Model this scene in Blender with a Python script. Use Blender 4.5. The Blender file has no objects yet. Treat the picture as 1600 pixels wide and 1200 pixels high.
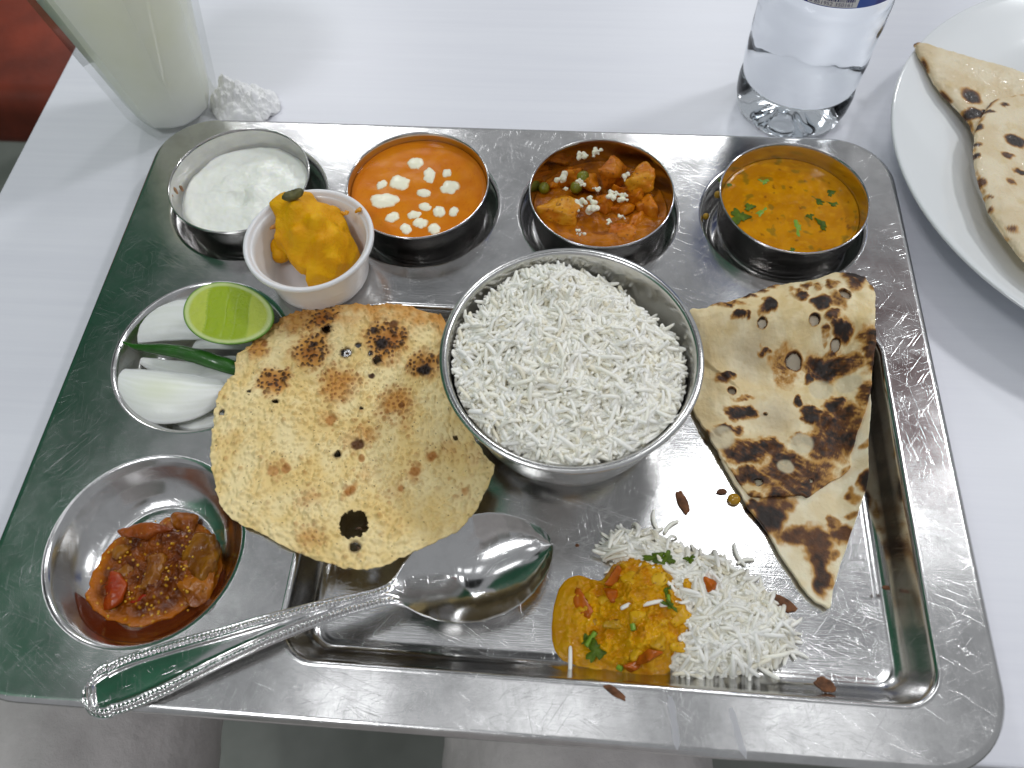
import bpy, bmesh, math, random
import numpy as np
from mathutils import Vector, Matrix
R_ = math.radians
scene = bpy.context.scene
COL = scene.collection
rng = np.random.default_rng(11)
random.seed(5)

# ------------------------------------------------------------------ camera (all lengths below in cm, scaled by S)
S = 0.01
F_PX = 1250.0
CAM = np.array([2.97947431, -17.18215974, 31.21179072])
CR = np.array([[0.99670248, -0.05085983, 0.06322527], [0.07540817, 0.86829664, -0.49028007], [-0.02996274, 0.49343107, 0.86926867]])
cam = bpy.data.cameras.new('camera')
cam_o = bpy.data.objects.new('camera', cam); COL.objects.link(cam_o)
M = Matrix([list(CR[i]) + [CAM[i] * S] for i in range(3)] + [[0, 0, 0, 1]])
cam_o.matrix_world = M
cam.sensor_fit = 'HORIZONTAL'; cam.sensor_width = 36.0; cam.lens = 36.0 * F_PX / 1600.0
cam.clip_start = 0.01; cam.clip_end = 60.0
cam.dof.use_dof = True; cam.dof.focus_distance = 0.345; cam.dof.aperture_fstop = 11.0
scene.camera = cam_o

# ------------------------------------------------------------------ world (room bounce) and ceiling lamps, with added fill lamps
world = bpy.data.worlds.new('World'); scene.world = world; world.use_nodes = True
bg = world.node_tree.nodes['Background']
bg.inputs['Color'].default_value = (0.93, 0.96, 1.0, 1); bg.inputs['Strength'].default_value = 0.30
scene.view_settings.view_transform = 'Standard'; scene.view_settings.look = 'None'
scene.view_settings.gamma = 1.0; scene.view_settings.exposure = 0.34
scene.view_settings.use_curve_mapping = False
scene.cycles.max_bounces = 12; scene.cycles.diffuse_bounces = 8; scene.cycles.glossy_bounces = 7
scene.cycles.transmission_bounces = 12; scene.cycles.transparent_max_bounces = 8
scene.cycles.sample_clamp_indirect = 6.0
scene.cycles.use_denoising = True

def lamp(x, y, z, sx, sy, power, col=(0.96, 0.98, 1.0), shape='RECTANGLE'):
    l = bpy.data.lights.new('ceiling_or_fill_lamp', 'AREA'); l.shape = shape; l.size = sx * S; l.size_y = sy * S
    l.energy = power; l.color = col
    o = bpy.data.objects.new('ceiling_or_fill_lamp', l); COL.objects.link(o)
    o.location = (x * S, y * S, z * S); return o
LZ = 205
lamp(54, 76, LZ, 22, 22, 2.2)
lamp(-50, 9, LZ, 20, 28, 0.30)
lamp(4, 8, LZ, 42, 26, 0.42)
lamp(74, 10, LZ, 34, 26, 0.40)
lamp(-117, 44, LZ, 16, 16, 0.35)
lamp(-108, 275, LZ, 30, 30, 15.0)
lamp(-66, 232, LZ, 24, 24, 0.9)
lamp(108, 72, LZ, 10, 10, 0.25)
lamp(176, 110, LZ, 30, 30, 19.0)  # added fill from the right, set outside what the tray mirrors
lamp(60, 285, LZ, 40, 40, 18.0)  # added fill from the back, beyond the tray's mirrored area
lamp(-70, -75, LZ, 40, 40, 9.0)  # added fill behind the camera, lights the lap

# ------------------------------------------------------------------ helpers
def at(u, v, z=2.0):
    """The point at height z (cm) where the photograph's pixel (u, v) was seen."""
    d = CR @ np.array([(u - 800) / F_PX, -(v - 600) / F_PX, -1.0])
    return CAM + (z - CAM[2]) / d[2] * d
def on(px, zf, it=5):
    """World points for pixels lying on the height field zf(x, y)."""
    out = []
    for (u, v) in px:
        z = 1.0
        for _ in range(it):
            p = at(u, v, z); z = float(zf(p[0], p[1]))
        p = at(u, v, z); out.append((p[0], p[1], z))
    return np.array(out)

PERM = np.tile(rng.permutation(1024), 4)
GR = rng.normal(size=(1024, 3)); GR /= np.linalg.norm(GR, axis=1)[:, None]
def perlin(x, y, z=0.0):
    x, y, z = np.broadcast_arrays(np.asarray(x, float), np.asarray(y, float), np.asarray(z, float))
    xi, yi, zi = np.floor(x).astype(int), np.floor(y).astype(int), np.floor(z).astype(int)
    xf, yf, zf = x - xi, y - yi, z - zi
    fade = lambda t: t * t * t * (t * (t * 6 - 15) + 10)
    u, v, w = fade(xf), fade(yf), fade(zf)
    def g(i, j, k):
        h = PERM[(PERM[(PERM[(xi + i) & 1023] + yi + j) & 1023] + zi + k) & 1023]
        G = GR[h]; return G[..., 0] * (xf - i) + G[..., 1] * (yf - j) + G[..., 2] * (zf - k)
    l = lambda a, b, t: a + t * (b - a)
    return 1.6 * l(l(l(g(0,0,0), g(1,0,0), u), l(g(0,1,0), g(1,1,0), u), v), l(l(g(0,0,1), g(1,0,1), u), l(g(0,1,1), g(1,1,1), u), v), w)
def fbm(x, y, z=0.0, o=4):
    s = 0; a = 1.0; f = 1.0; t = 0
    for i in range(o):
        s = s + a * perlin(np.asarray(x) * f + 17.3 * i, np.asarray(y) * f - 9.1 * i, np.asarray(z) * f + 3.7 * i); t += a; a *= 0.5; f *= 2.03
    return s / t
JIT = rng.random((512, 512, 3))
def worley(x, y):
    xi, yi = np.floor(x).astype(int), np.floor(y).astype(int)
    f1 = np.full(np.shape(x), 9.0); idv = np.zeros(np.shape(x)); f2 = f1.copy()
    for i in (-1, 0, 1):
        for j in (-1, 0, 1):
            J = JIT[(xi + i) & 511, (yi + j) & 511]
            d = np.hypot(xi + i + J[..., 0] - x, yi + j + J[..., 1] - y)
            nearer = d < f1
            f2 = np.where(nearer, f1, np.minimum(f2, d)); idv = np.where(nearer, J[..., 2], idv); f1 = np.where(nearer, d, f1)
    return f1, f2, idv
def sst(a, b, x):
    t = np.clip((np.asarray(x, float) - a) / (b - a), 0, 1); return t * t * (3 - 2 * t)
def mix(a, b, t):
    t = np.asarray(t)[..., None] if np.ndim(t) else t
    return np.asarray(a) * (1 - t) + np.asarray(b) * t

ORG = {}
def tag(o, label=None, cat=None, group=None, kind=None):
    for k, v in (('label', label), ('category', cat), ('group', group), ('kind', kind)):
        if v: o[k] = v
    return o
def thing(name, origin, label, cat, group=None):
    o = bpy.data.objects.new(name, None); COL.objects.link(o); o.empty_display_size = 0.01
    o.location = [c * S for c in origin]; ORG[o.name] = np.array(origin, float)
    return tag(o, label, cat, group)
def put(name, V, Fc, mat, parent=None, origin=None, cols=None, smooth=True, label=None, cat=None, group=None, kind=None, solid=0.0):
    V = np.asarray(V, float)
    if parent is not None: org = ORG[parent.name]
    elif origin is not None: org = np.array(origin, float)
    else: org = np.array([V[:, 0].mean(), V[:, 1].mean(), V[:, 2].min()])
    me = bpy.data.meshes.new(name)
    W = (V - org) * S
    if isinstance(Fc, np.ndarray):
        n, k = Fc.shape
        me.vertices.add(len(W)); me.vertices.foreach_set('co', W.ravel().astype(np.float32))
        me.loops.add(n * k); me.loops.foreach_set('vertex_index', Fc.ravel().astype(np.int32))
        me.polygons.add(n); me.polygons.foreach_set('loop_start', np.arange(0, n * k, k, dtype=np.int32))
        me.update(calc_edges=True)
    else:
        me.from_pydata([tuple(w) for w in W], [], [tuple(f) for f in Fc])
    me.validate()
    if cols is not None:
        c = np.asarray(cols, float); c = np.c_[c, np.ones(len(c))] if c.shape[1] == 3 else c
        a = me.color_attributes.new('tint', 'FLOAT_COLOR', 'POINT'); a.data.foreach_set('color', c.ravel().astype(np.float32))
    if smooth: me.polygons.foreach_set('use_smooth', np.ones(len(me.polygons), bool))
    me.materials.append(mat)
    o = bpy.data.objects.new(name, me); COL.objects.link(o)
    if parent is not None: o.parent = parent
    else: o.location = [c * S for c in org]
    ORG[o.name] = org
    if solid:
        m = o.modifiers.new('thick', 'SOLIDIFY'); m.thickness = solid * S; m.offset = -1
    return tag(o, label, cat, group, kind)
def copy_tree(o, loc, label=None):
    r = o.copy(); COL.objects.link(r); r.location = [c * S for c in loc]; ORG[r.name] = np.array(loc, float)
    if label: r['label'] = label
    for ch in o.children:
        c = ch.copy(); COL.objects.link(c); c.parent = r
    return r
def join(*vf):
    Vs, Fs, n = [], [], 0
    for V, F in vf:
        Vs.append(np.asarray(V, float)); Fs += [tuple(i + n for i in f) for f in (F.tolist() if isinstance(F, np.ndarray) else F)]; n += len(V)
    return np.vstack(Vs), Fs
def lathe(prof, c=(0, 0, 0), n=72, mod=None):
    V, F, rows = [], [], []
    for r, z in prof:
        if r < 1e-6: rows.append([len(V)]); V.append((c[0], c[1], c[2] + z)); continue
        row = []
        for i in range(n):
            a = 2 * math.pi * i / n; rr = r * (mod(a, z) if mod else 1)
            row.append(len(V)); V.append((c[0] + rr * math.cos(a), c[1] + rr * math.sin(a), c[2] + z))
        rows.append(row)
    for a, b in zip(rows, rows[1:]):
        for i in range(n):
            j = (i + 1) % n
            if len(a) == 1 and len(b) == 1: continue
            if len(a) == 1: F.append((a[0], b[j], b[i]))
            elif len(b) == 1: F.append((a[i], a[j], b[0]))
            else: F.append((a[i], a[j], b[j], b[i]))
    return np.array(V), F
def smooth_loop(P, n):
    """Closed Catmull-Rom through P, n samples spaced evenly."""
    P = np.asarray(P, float); k = len(P); out = []
    for i in range(k):
        p0, p1, p2, p3 = P[(i - 1) % k], P[i], P[(i + 1) % k], P[(i + 2) % k]
        for t in np.linspace(0, 1, 16, endpoint=False):
            out.append(0.5 * ((2 * p1) + (p2 - p0) * t + (2 * p0 - 5 * p1 + 4 * p2 - p3) * t * t + (3 * p1 - p0 - 3 * p2 + p3) * t ** 3))
    out = np.array(out); q = np.vstack([out, out[:1]])
    s = np.r_[0, np.cumsum(np.linalg.norm(np.diff(q, axis=0), axis=1))]; tt = np.linspace(0, s[-1], n, endpoint=False)
    return np.stack([np.interp(tt, s, q[:, i]) for i in range(q.shape[1])], 1)
def smooth_line(P, n):
    P = np.asarray(P, float); Q = np.vstack([2 * P[0] - P[1], P, 2 * P[-1] - P[-2]]); out = []
    for i in range(len(P) - 1):
        p0, p1, p2, p3 = Q[i:i + 4]
        for t in np.linspace(0, 1, 16, endpoint=False):
            out.append(0.5 * ((2 * p1) + (p2 - p0) * t + (2 * p0 - 5 * p1 + 4 * p2 - p3) * t * t + (3 * p1 - p0 - 3 * p2 + p3) * t ** 3))
    out = np.array(out + [P[-1]])
    s = np.r_[0, np.cumsum(np.linalg.norm(np.diff(out, axis=0), axis=1))]; tt = np.linspace(0, s[-1], n)
    return np.stack([np.interp(tt, s, out[:, i]) for i in range(out.shape[1])], 1)
def sheet(outline, nr, ztop, zbot=None, thick=None, centre=None, hole=None, col=None, ragged=0.0):
    """A star-shaped slab inside outline (N x 2): ztop(x, y, s) over rings; closed below by zbot(x, y, s) or a fixed thickness.
    hole(x, y) -> bool cuts pieces right through. Returns V, F, colours."""
    O = np.asarray(outline, float)[:, :2]; n = len(O)
    c = O.mean(0) if centre is None else np.asarray(centre, float)
    s = np.linspace(0, 1, nr + 1)[1:]
    X = c[0] + s[:, None] * (O[None, :, 0] - c[0]); Y = c[1] + s[:, None] * (O[None, :, 1] - c[1])
    if ragged:
        k = ragged * fbm(X * 1.7, Y * 1.7, 4.2, 4) * s[:, None] ** 6
        X = X + k * (X - c[0]) / 3; Y = Y + k * (Y - c[1]) / 3
    X = np.r_[[c[0]], X.ravel()]; Y = np.r_[[c[1]], Y.ravel()]; SS = np.r_[[0.0], np.repeat(s, n)]
    Z = ztop(X, Y, SS)
    Zb = zbot(X, Y, SS) if zbot is not None else Z - thick * (1 - 0.0 * SS)
    Vt = np.c_[X, Y, Z]; Vb = np.c_[X, Y, Zb]; N = len(Vt)
    i = np.arange(n); j = (i + 1) % n
    quads = []
    for r in range(nr - 1):
        a = 1 + r * n; b = a + n
        quads.append(np.c_[a + i, b + i, b + j, a + j])
    tris = np.c_[np.zeros(n, int), 1 + i, 1 + j]
    Q = np.vstack(quads)
    if hole is not None:
        h = hole(X, Y); Q = Q[~(h[Q].any(1))]
    l = 1 + (nr - 1) * n
    rim = np.c_[l + i, l + N + i, l + N + j, l + j]
    walls = [rim]
    if hole is not None:   # close the cut edges
        ed = {}
        for q in Q:
            for k in range(4):
                e = (q[k], q[(k + 1) % 4]); ed[e] = 1
        w = [(b, a, a + N, b + N) for (a, b) in ed if (b, a) not in ed and a >= 1 + n and not (a >= l and b >= l) and not (a <= n and b <= n)]
        if w: walls.append(np.array(w))
    Fq = np.vstack([Q, (Q + N)[:, ::-1]] + walls)
    F = [tuple(f) for f in Fq] + [tuple(t) for t in tris] + [tuple(t[::-1] + N) for t in tris]
    V = np.vstack([Vt, Vb])
    C = None
    if col is not None:
        cc = col(X, Y, SS, Z); C = np.vstack([cc, cc])
    return V, F, C
def remesh(bm, voxel, smooth=2, disp=None):
    """bm (cm) -> one welded surface (voxel remesh), smoothed, with disp(x, y, z) along the normals. Returns V (cm), F."""
    me = bpy.data.meshes.new('tmp'); bm.to_mesh(me); bm.free()
    o = bpy.data.objects.new('tmp', me); COL.objects.link(o)
    m = o.modifiers.new('r', 'REMESH'); m.mode = 'VOXEL'; m.voxel_size = voxel
    if smooth: k = o.modifiers.new('s', 'SMOOTH'); k.iterations = smooth; k.factor = 0.5
    dg = bpy.context.evaluated_depsgraph_get(); dg.update()
    e = bpy.data.meshes.new_from_object(o.evaluated_get(dg))
    n = len(e.vertices); V = np.empty(n * 3, np.float32); e.vertices.foreach_get('co', V); V = V.reshape(-1, 3).astype(float)
    N = np.empty(n * 3, np.float32); e.vertices.foreach_get('normal', N); N = N.reshape(-1, 3)
    F = [tuple(p.vertices) for p in e.polygons]
    bpy.data.objects.remove(o); bpy.data.meshes.remove(me); bpy.data.meshes.remove(e)
    if disp is not None: V = V + N * disp(V[:, 0], V[:, 1], V[:, 2])[:, None]
    return V, F
def ball(bm, c, r, rot=0.0, sub=3, tilt=0.0):
    r = (r, r, r) if np.isscalar(r) else r
    m = Matrix.Translation(Vector([float(v) for v in c])) @ Matrix.Rotation(rot, 4, 'Z') @ Matrix.Rotation(tilt, 4, 'X') @ Matrix.Diagonal((r[0], r[1], r[2], 1))
    bmesh.ops.create_icosphere(bm, subdivisions=sub, radius=1.0, matrix=m)
def hull(bm, pts):
    vs = [bm.verts.new([float(c) for c in p]) for p in pts]
    bmesh.ops.convex_hull(bm, input=vs)

# ------------------------------------------------------------------ materials
def nd(nt, typ, **kw):
    n = nt.nodes.new(typ)
    for k, v in kw.items(): setattr(n, k, v)
    return n
def cm_coords(nt):
    tc = nd(nt, 'ShaderNodeTexCoord'); m = nd(nt, 'ShaderNodeVectorMath', operation='SCALE'); m.inputs['Scale'].default_value = 100.0
    nt.links.new(tc.outputs['Object'], m.inputs[0]); return m.outputs[0]
def noise(nt, vec, scale, detail=3.0, rough=0.55, rot=None, sc=None):
    if rot is not None or sc is not None:
        mp = nd(nt, 'ShaderNodeMapping'); nt.links.new(vec, mp.inputs['Vector'])
        if rot is not None: mp.inputs['Rotation'].default_value = (0, 0, rot)
        if sc is not None: mp.inputs['Scale'].default_value = sc
        vec = mp.outputs[0]
    n = nd(nt, 'ShaderNodeTexNoise'); n.inputs['Scale'].default_value = scale; n.inputs['Detail'].default_value = detail; n.inputs['Roughness'].default_value = rough
    nt.links.new(vec, n.inputs['Vector']); return n.outputs['Fac']
def ramp(nt, fac, a, b, lo=0.0, hi=1.0):
    m = nd(nt, 'ShaderNodeMapRange'); m.inputs['From Min'].default_value = a; m.inputs['From Max'].default_value = b
    m.inputs['To Min'].default_value = lo; m.inputs['To Max'].default_value = hi; nt.links.new(fac, m.inputs['Value']); return m.outputs[0]
def mth(nt, op, a, b=None):
    m = nd(nt, 'ShaderNodeMath', operation=op)
    for i, x in enumerate((a, b)):
        if x is None: continue
        if isinstance(x, (int, float)): m.inputs[i].default_value = x
        else: nt.links.new(x, m.inputs[i])
    return m.outputs[0]
def pmat(name, base=(0.5, 0.5, 0.5), rough=0.5, metal=0.0, sss=0.0, sss_r=(1, 0.6, 0.4), sss_cm=0.15, coat=0.0, spec=0.5, trans=0.0, ior=1.45, bumps=(), var=None, rvar=None):
    m = bpy.data.materials.new(name); m.use_nodes = True; nt = m.node_tree; b = nt.nodes['Principled BSDF']
    b.inputs['Roughness'].default_value = rough; b.inputs['Metallic'].default_value = metal; b.inputs['IOR'].default_value = ior
    b.inputs['Specular IOR Level'].default_value = spec; b.inputs['Transmission Weight'].default_value = trans
    b.inputs['Coat Weight'].default_value = coat; b.inputs['Coat Roughness'].default_value = 0.06
    if sss:
        b.inputs['Subsurface Weight'].default_value = sss; b.inputs['Subsurface Radius'].default_value = sss_r; b.inputs['Subsurface Scale'].default_value = sss_cm * S
    vec = cm_coords(nt)
    if base == 'tint':
        a = nd(nt, 'ShaderNodeAttribute', attribute_name='tint'); colour = a.outputs['Color']
    else:
        c = nd(nt, 'ShaderNodeRGB'); c.outputs[0].default_value = (*base, 1); colour = c.outputs[0]
    if var:   # (scale, amount): mottled value
        f = noise(nt, vec, var[0], 4); k = ramp(nt, f, 0.3, 0.7, 1 - var[1], 1 + var[1])
        mx = nd(nt, 'ShaderNodeMix', data_type='RGBA', blend_type='MULTIPLY'); mx.inputs[0].default_value = 1.0
        nt.links.new(colour, mx.inputs[6]); nt.links.new(k, mx.inputs[7]); colour = mx.outputs[2]
    nt.links.new(colour, b.inputs['Base Color'])
    if rvar:
        f = noise(nt, vec, rvar[0], 4); nt.links.new(ramp(nt, f, 0.3, 0.7, rvar[1], rvar[2]), b.inputs['Roughness'])
    last = None
    for sc, dist in bumps:
        f = noise(nt, vec, sc, 4); bp = nd(nt, 'ShaderNodeBump'); bp.inputs['Distance'].default_value = dist * S; bp.inputs['Strength'].default_value = 1.0
        nt.links.new(f, bp.inputs['Height'])
        if last: nt.links.new(last, bp.inputs['Normal'])
        last = bp.outputs[0]
    if last: nt.links.new(last, b.inputs['Normal'])
    return m
def steel(name, base=(0.60, 0.595, 0.59), r0=0.12, r1=0.26, scr=1.0, ripple=0.01, fine=0.5, brushed=None, smudge=0.08):
    """Used stainless steel: broad dull patches, hairline scratches in many directions, faintly wavy sheet."""
    m = bpy.data.materials.new(name); m.use_nodes = True; nt = m.node_tree; b = nt.nodes['Principled BSDF']
    b.inputs['Metallic'].default_value = 1.0
    vec = cm_coords(nt)
    patch = noise(nt, vec, 0.35, 4, 0.6)
    tot = None
    for i, (rot, along, across, lo) in enumerate([(0.3, 0.42, 34, 0.69), (1.35, 0.6, 42, 0.69), (2.2, 0.36, 30, 0.70), (2.75, 0.8, 50, 0.69), (0.55, 0.34, 44, 0.69), (1.8, 1.1, 56, 0.70)]):
        mp = nd(nt, 'ShaderNodeMapping'); mp.inputs['Rotation'].default_value = (0, 0, rot); mp.inputs['Location'].default_value = (13.1 * i, 7.7 * i, 0)
        wv = nd(nt, 'ShaderNodeVectorMath', operation='ADD')   # bend the strokes a little
        nz = nd(nt, 'ShaderNodeTexNoise'); nz.inputs['Scale'].default_value = 0.22; nz.inputs['Detail'].default_value = 1
        sc = nd(nt, 'ShaderNodeVectorMath', operation='SCALE'); sc.inputs['Scale'].default_value = 0.35
        nt.links.new(vec, nz.inputs['Vector']); nt.links.new(nz.outputs['Color'], sc.inputs[0]); nt.links.new(vec, wv.inputs[0]); nt.links.new(sc.outputs[0], wv.inputs[1])
        nt.links.new(wv.outputs[0], mp.inputs['Vector'])
        mp2 = nd(nt, 'ShaderNodeMapping'); mp2.inputs['Scale'].default_value = (along, across, 1); nt.links.new(mp.outputs[0], mp2.inputs['Vector'])
        f = noise(nt, mp2.outputs[0], 1.0, 1.0, 0.4)
        s = ramp(nt, f, lo, lo + 0.06)
        msk = ramp(nt, noise(nt, mp.outputs[0], 0.5 + 0.1 * i, 2), 0.42, 0.58)
        s = mth(nt, 'MULTIPLY', s, msk)
        tot = s if tot is None else mth(nt, 'MAXIMUM', tot, s)
    hair = noise(nt, vec, 1.0, 2, 0.5, rot=0.5, sc=(0.7, 30, 1)); hair2 = noise(nt, vec, 1.0, 2, 0.5, rot=2.0, sc=(0.9, 34, 1))
    rr = ramp(nt, patch, 0.3, 0.7, r0, r1)
    rr = mth(nt, 'ADD', rr, mth(nt, 'MULTIPLY', tot, 0.05 * scr))
    smu = mth(nt, 'MULTIPLY', ramp(nt, noise(nt, vec, 0.22, 5, 0.7), 0.50, 0.66), ramp(nt, noise(nt, vec, 3.0, 4, 0.7), 0.3, 0.7))
    rr = mth(nt, 'ADD', rr, mth(nt, 'MULTIPLY', smu, smudge))
    nt.links.new(rr, b.inputs['Roughness'])
    cr = nd(nt, 'ShaderNodeMix', data_type='RGBA'); cr.inputs[6].default_value = (*base, 1); cr.inputs[7].default_value = (*[c * 0.86 for c in base], 1)
    nt.links.new(ramp(nt, noise(nt, vec, 0.9, 5, 0.65), 0.42, 0.68), cr.inputs[0]); nt.links.new(cr.outputs[2], b.inputs['Base Color'])
    h = mth(nt, 'ADD', mth(nt, 'MULTIPLY', tot, -0.0010 * scr), mth(nt, 'MULTIPLY', mth(nt, 'ADD', hair, hair2), 0.0016 * fine))
    if brushed: h = mth(nt, 'ADD', h, mth(nt, 'MULTIPLY', noise(nt, vec, 1.0, 2, 0.5, rot=brushed, sc=(0.25, 40, 1)), 0.004))
    h = mth(nt, 'ADD', h, mth(nt, 'MULTIPLY', noise(nt, vec, 0.28, 2), ripple * 3))
    bp = nd(nt, 'ShaderNodeBump'); bp.inputs['Distance'].default_value = S; bp.inputs['Strength'].default_value = 1.0
    nt.links.new(h, bp.inputs['Height']); nt.links.new(bp.outputs[0], b.inputs['Normal'])
    return m
M_TRAY = steel('scratched tray steel', (0.60, 0.595, 0.59), 0.12, 0.21, 1.0, 0.010, 0.6, smudge=0.07)
M_FLOOR = steel('worn compartment floor steel', (0.60, 0.595, 0.59), 0.10, 0.17, 1.6, 0.010, 1.0, smudge=0.05)
M_BOWL = steel('bowl steel', (0.62, 0.61, 0.60), 0.09, 0.18, 0.35, 0.002, 0.4)
M_RBOWL = steel('satin bowl steel', (0.66, 0.655, 0.64), 0.14, 0.24, 0.5, 0.002, 1.0)
M_SPOON = steel('spoon steel', (0.64, 0.635, 0.63), 0.08, 0.15, 0.7, 0.001, 0.3)

# ------------------------------------------------------------------ the setting: floor, painted wall, overhead pieces added for reflections, table
def box(x0, x1, y0, y1, z0, z1, bev=0.0, seg=3):
    bm = bmesh.new(); bmesh.ops.create_cube(bm, size=1.0)
    for v in bm.verts:
        v.co = ((x0 + x1) / 2 + v.co.x * (x1 - x0), (y0 + y1) / 2 + v.co.y * (y1 - y0), (z0 + z1) / 2 + v.co.z * (z1 - z0))
    if bev: bmesh.ops.bevel(bm, geom=list(bm.edges), offset=bev, segments=seg, profile=0.5, affect='EDGES')
    bm.verts.index_update(); V = np.array([v.co[:] for v in bm.verts]); F = [tuple(v.index for v in f.verts) for f in bm.faces]; bm.free(); return V, F
m_floor = pmat('dark floor tile', (0.24, 0.245, 0.225), 0.35, var=(0.05, 0.3), bumps=((0.4, 0.02),))
put('floor', *box(-400, 400, -300, 500, -76, -75), m_floor, origin=(0, 0, -75), smooth=False, kind='structure')
m_wallg = pmat('green wall paint', (0.016, 0.15, 0.07), 0.6, var=(0.02, 0.3), bumps=((0.6, 0.02),))
put('wall', *box(-136, -128, -90, 170, -75, 204), m_wallg, origin=(-132, 40, -75), smooth=False, kind='structure')
m_dark_slab = pmat('dark reflection slab paint', (0.05, 0.05, 0.052), 0.6, var=(0.02, 0.2))
put('dark_reflection_slab', *box(-78, 22, 62, 132, 186, 206, 2), m_dark_slab, origin=(-28, 97, 186), smooth=False, kind='structure')  # unseen slab, added so the steel mirrors something dark
m_red_tint = pmat('red reflection panel paint', (0.34, 0.09, 0.09), 0.6, var=(0.02, 0.2))
put('red_reflection_panel', *box(94, 132, 84, 160, 188, 198, 1), m_red_tint, origin=(113, 122, 188), smooth=False, kind='structure')  # unseen panel, added for a red tint mirrored in the right rim
def laminate():
    m = bpy.data.materials.new('white wood-grain laminate'); m.use_nodes = True; nt = m.node_tree; b = nt.nodes['Principled BSDF']
    vec = cm_coords(nt)
    g = noise(nt, vec, 1.0, 5, 0.6, rot=0.03, sc=(0.07, 2.6, 1)); g2 = noise(nt, vec, 1.0, 3, 0.5, rot=0.03, sc=(0.03, 0.5, 1))
    mx = nd(nt, 'ShaderNodeMix', data_type='RGBA'); mx.inputs[6].default_value = (0.735, 0.74, 0.80, 1); mx.inputs[7].default_value = (0.77, 0.775, 0.83, 1)
    nt.links.new(ramp(nt, mth(nt, 'ADD', mth(nt, 'MULTIPLY', g, 0.6), mth(nt, 'MULTIPLY', g2, 0.4)), 0.38, 0.6), mx.inputs[0]); nt.links.new(mx.outputs[2], b.inputs['Base Color'])
    nt.links.new(ramp(nt, g, 0.3, 0.7, 0.36, 0.41), b.inputs['Roughness'])
    bp = nd(nt, 'ShaderNodeBump'); bp.inputs['Distance'].default_value = 0.0012 * S; nt.links.new(g, bp.inputs['Height']); nt.links.new(bp.outputs[0], b.inputs['Normal'])
    return m
put('table', *box(-27.5, 120, -13.85, 75, -3.0, 0, 0.15), laminate(), origin=(30, 25, -3), smooth=False,
    label='white wood-grain laminate table that everything stands on', cat='table')

# ------------------------------------------------------------------ the thali tray
def rrect(x0, x1, y0, y1, r, n=14, side=10):
    P = []
    cs = [(x1 - r, y1 - r, 0), (x0 + r, y1 - r, 90), (x0 + r, y0 + r, 180), (x1 - r, y0 + r, 270)]
    for k, (cx, cy, a0) in enumerate(cs):
        arc = [(cx + r * math.cos(R_(a0 + 90 * i / n)), cy + r * math.sin(R_(a0 + 90 * i / n))) for i in range(n + 1)]
        P += arc
        nx = cs[(k + 1) % 4]; e = (nx[0] + r * math.cos(R_(nx[2])), nx[1] + r * math.sin(R_(nx[2])))
        for i in range(1, side): P.append((arc[-1][0] + (e[0] - arc[-1][0]) * i / side, arc[-1][1] + (e[1] - arc[-1][1]) * i / side))
    return P
TZ, FZ = 2.0, 0.3
TX, TY = 18.5, 14.45
WELLS = [(-12.78, 8.95), (-4.30, 9.0), (4.25, 9.0), (12.88, 9.0)]
ONION, PICKLE = (-12.75, 0.05), (-12.62, -8.66)
MAIN = (-6.85, 16.5, -12.5, 3.2)
bm = bmesh.new()
def ring(pts, z): return [bm.verts.new((p[0], p[1], z)) for p in pts]
def eloop(vs): return [bm.edges.new((vs[i], vs[(i + 1) % len(vs)])) for i in range(len(vs))]
def bridge(a, b):
    n = len(a)
    for i in range(n):
        j = (i + 1) % n; bm.faces.new((a[i], b[i], b[j], a[j]))
edges = []
outer = ring(rrect(-TX + 0.3, TX - 0.3, -TY + 0.3, TY - 0.3, 2.6), TZ); edges += eloop(outer)
holes = []
circ = lambda c, r, n=72: [(c[0] + r * math.cos(-2 * math.pi * i / n), c[1] + r * math.sin(-2 * math.pi * i / n)) for i in range(n)]
# profile of each recess: (inset, z)
steep = [(0.05, 1.995), (0.11, 1.97), (0.17, 1.92), (0.22, 1.84), (0.26, 1.7), (0.36, 1.0), (0.42, 0.72), (0.52, 0.53), (0.68, 0.42), (0.9, 0.4)]
dish = [(0.05, 1.998), (0.12, 1.975), (0.19, 1.92), (0.26, 1.83), (0.38, 1.62), (0.62, 1.2), (0.9, 0.82), (1.2, 0.57), (1.5, 0.44), (1.62, 0.405), (1.72, 0.395), (1.82, 0.41), (1.95, 0.41)]
wide = [(0.05, 2.02), (0.11, 2.015), (0.17, 1.98), (0.23, 1.9), (0.28, 1.78), (0.42, 1.3), (0.6, 0.85), (0.72, 0.62), (0.86, 0.45), (1.0, 0.36), (1.1, 0.325), (1.16, 0.33), (1.22, 0.31), (1.35, 0.30)]
for c, r, pr in [(w, 3.9, steep) for w in WELLS] + [(ONION, 3.92, dish), (PICKLE, 3.86, dish)]:
    a = ring(circ(c, r), TZ); edges += eloop(a); holes.append((a, [(circ(c, r - d), z) for d, z in pr]))
a = ring(rrect(*MAIN, 1.5)[::-1], TZ); edges += eloop(a)
holes.append((a, [(rrect(MAIN[0] + d, MAIN[1] - d, MAIN[2] + d, MAIN[3] - d, 1.5 - 0.75 * d)[::-1], z) for d, z in wide]))
bmesh.ops.triangle_fill(bm, use_beauty=True, use_dissolve=False, edges=edges)
for a, prof in holes:
    for pts, z in prof:
        b = ring(pts, z); bridge(a, b); a = b
    bm.faces.new(a)
a = outer
for d, z in [(0.22, 1.995), (0.13, 1.965), (0.06, 1.91), (0.015, 1.85), (0.0, 1.78), (0.0, 1.7), (0.03, 1.64), (0.1, 1.62)]:
    b = ring(rrect(-TX + d, TX - d, -TY + d, TY - d, 2.6 + 0.3 - d), z); bridge(a, b); a = b
bmesh.ops.recalc_face_normals(bm, faces=list(bm.faces))
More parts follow.
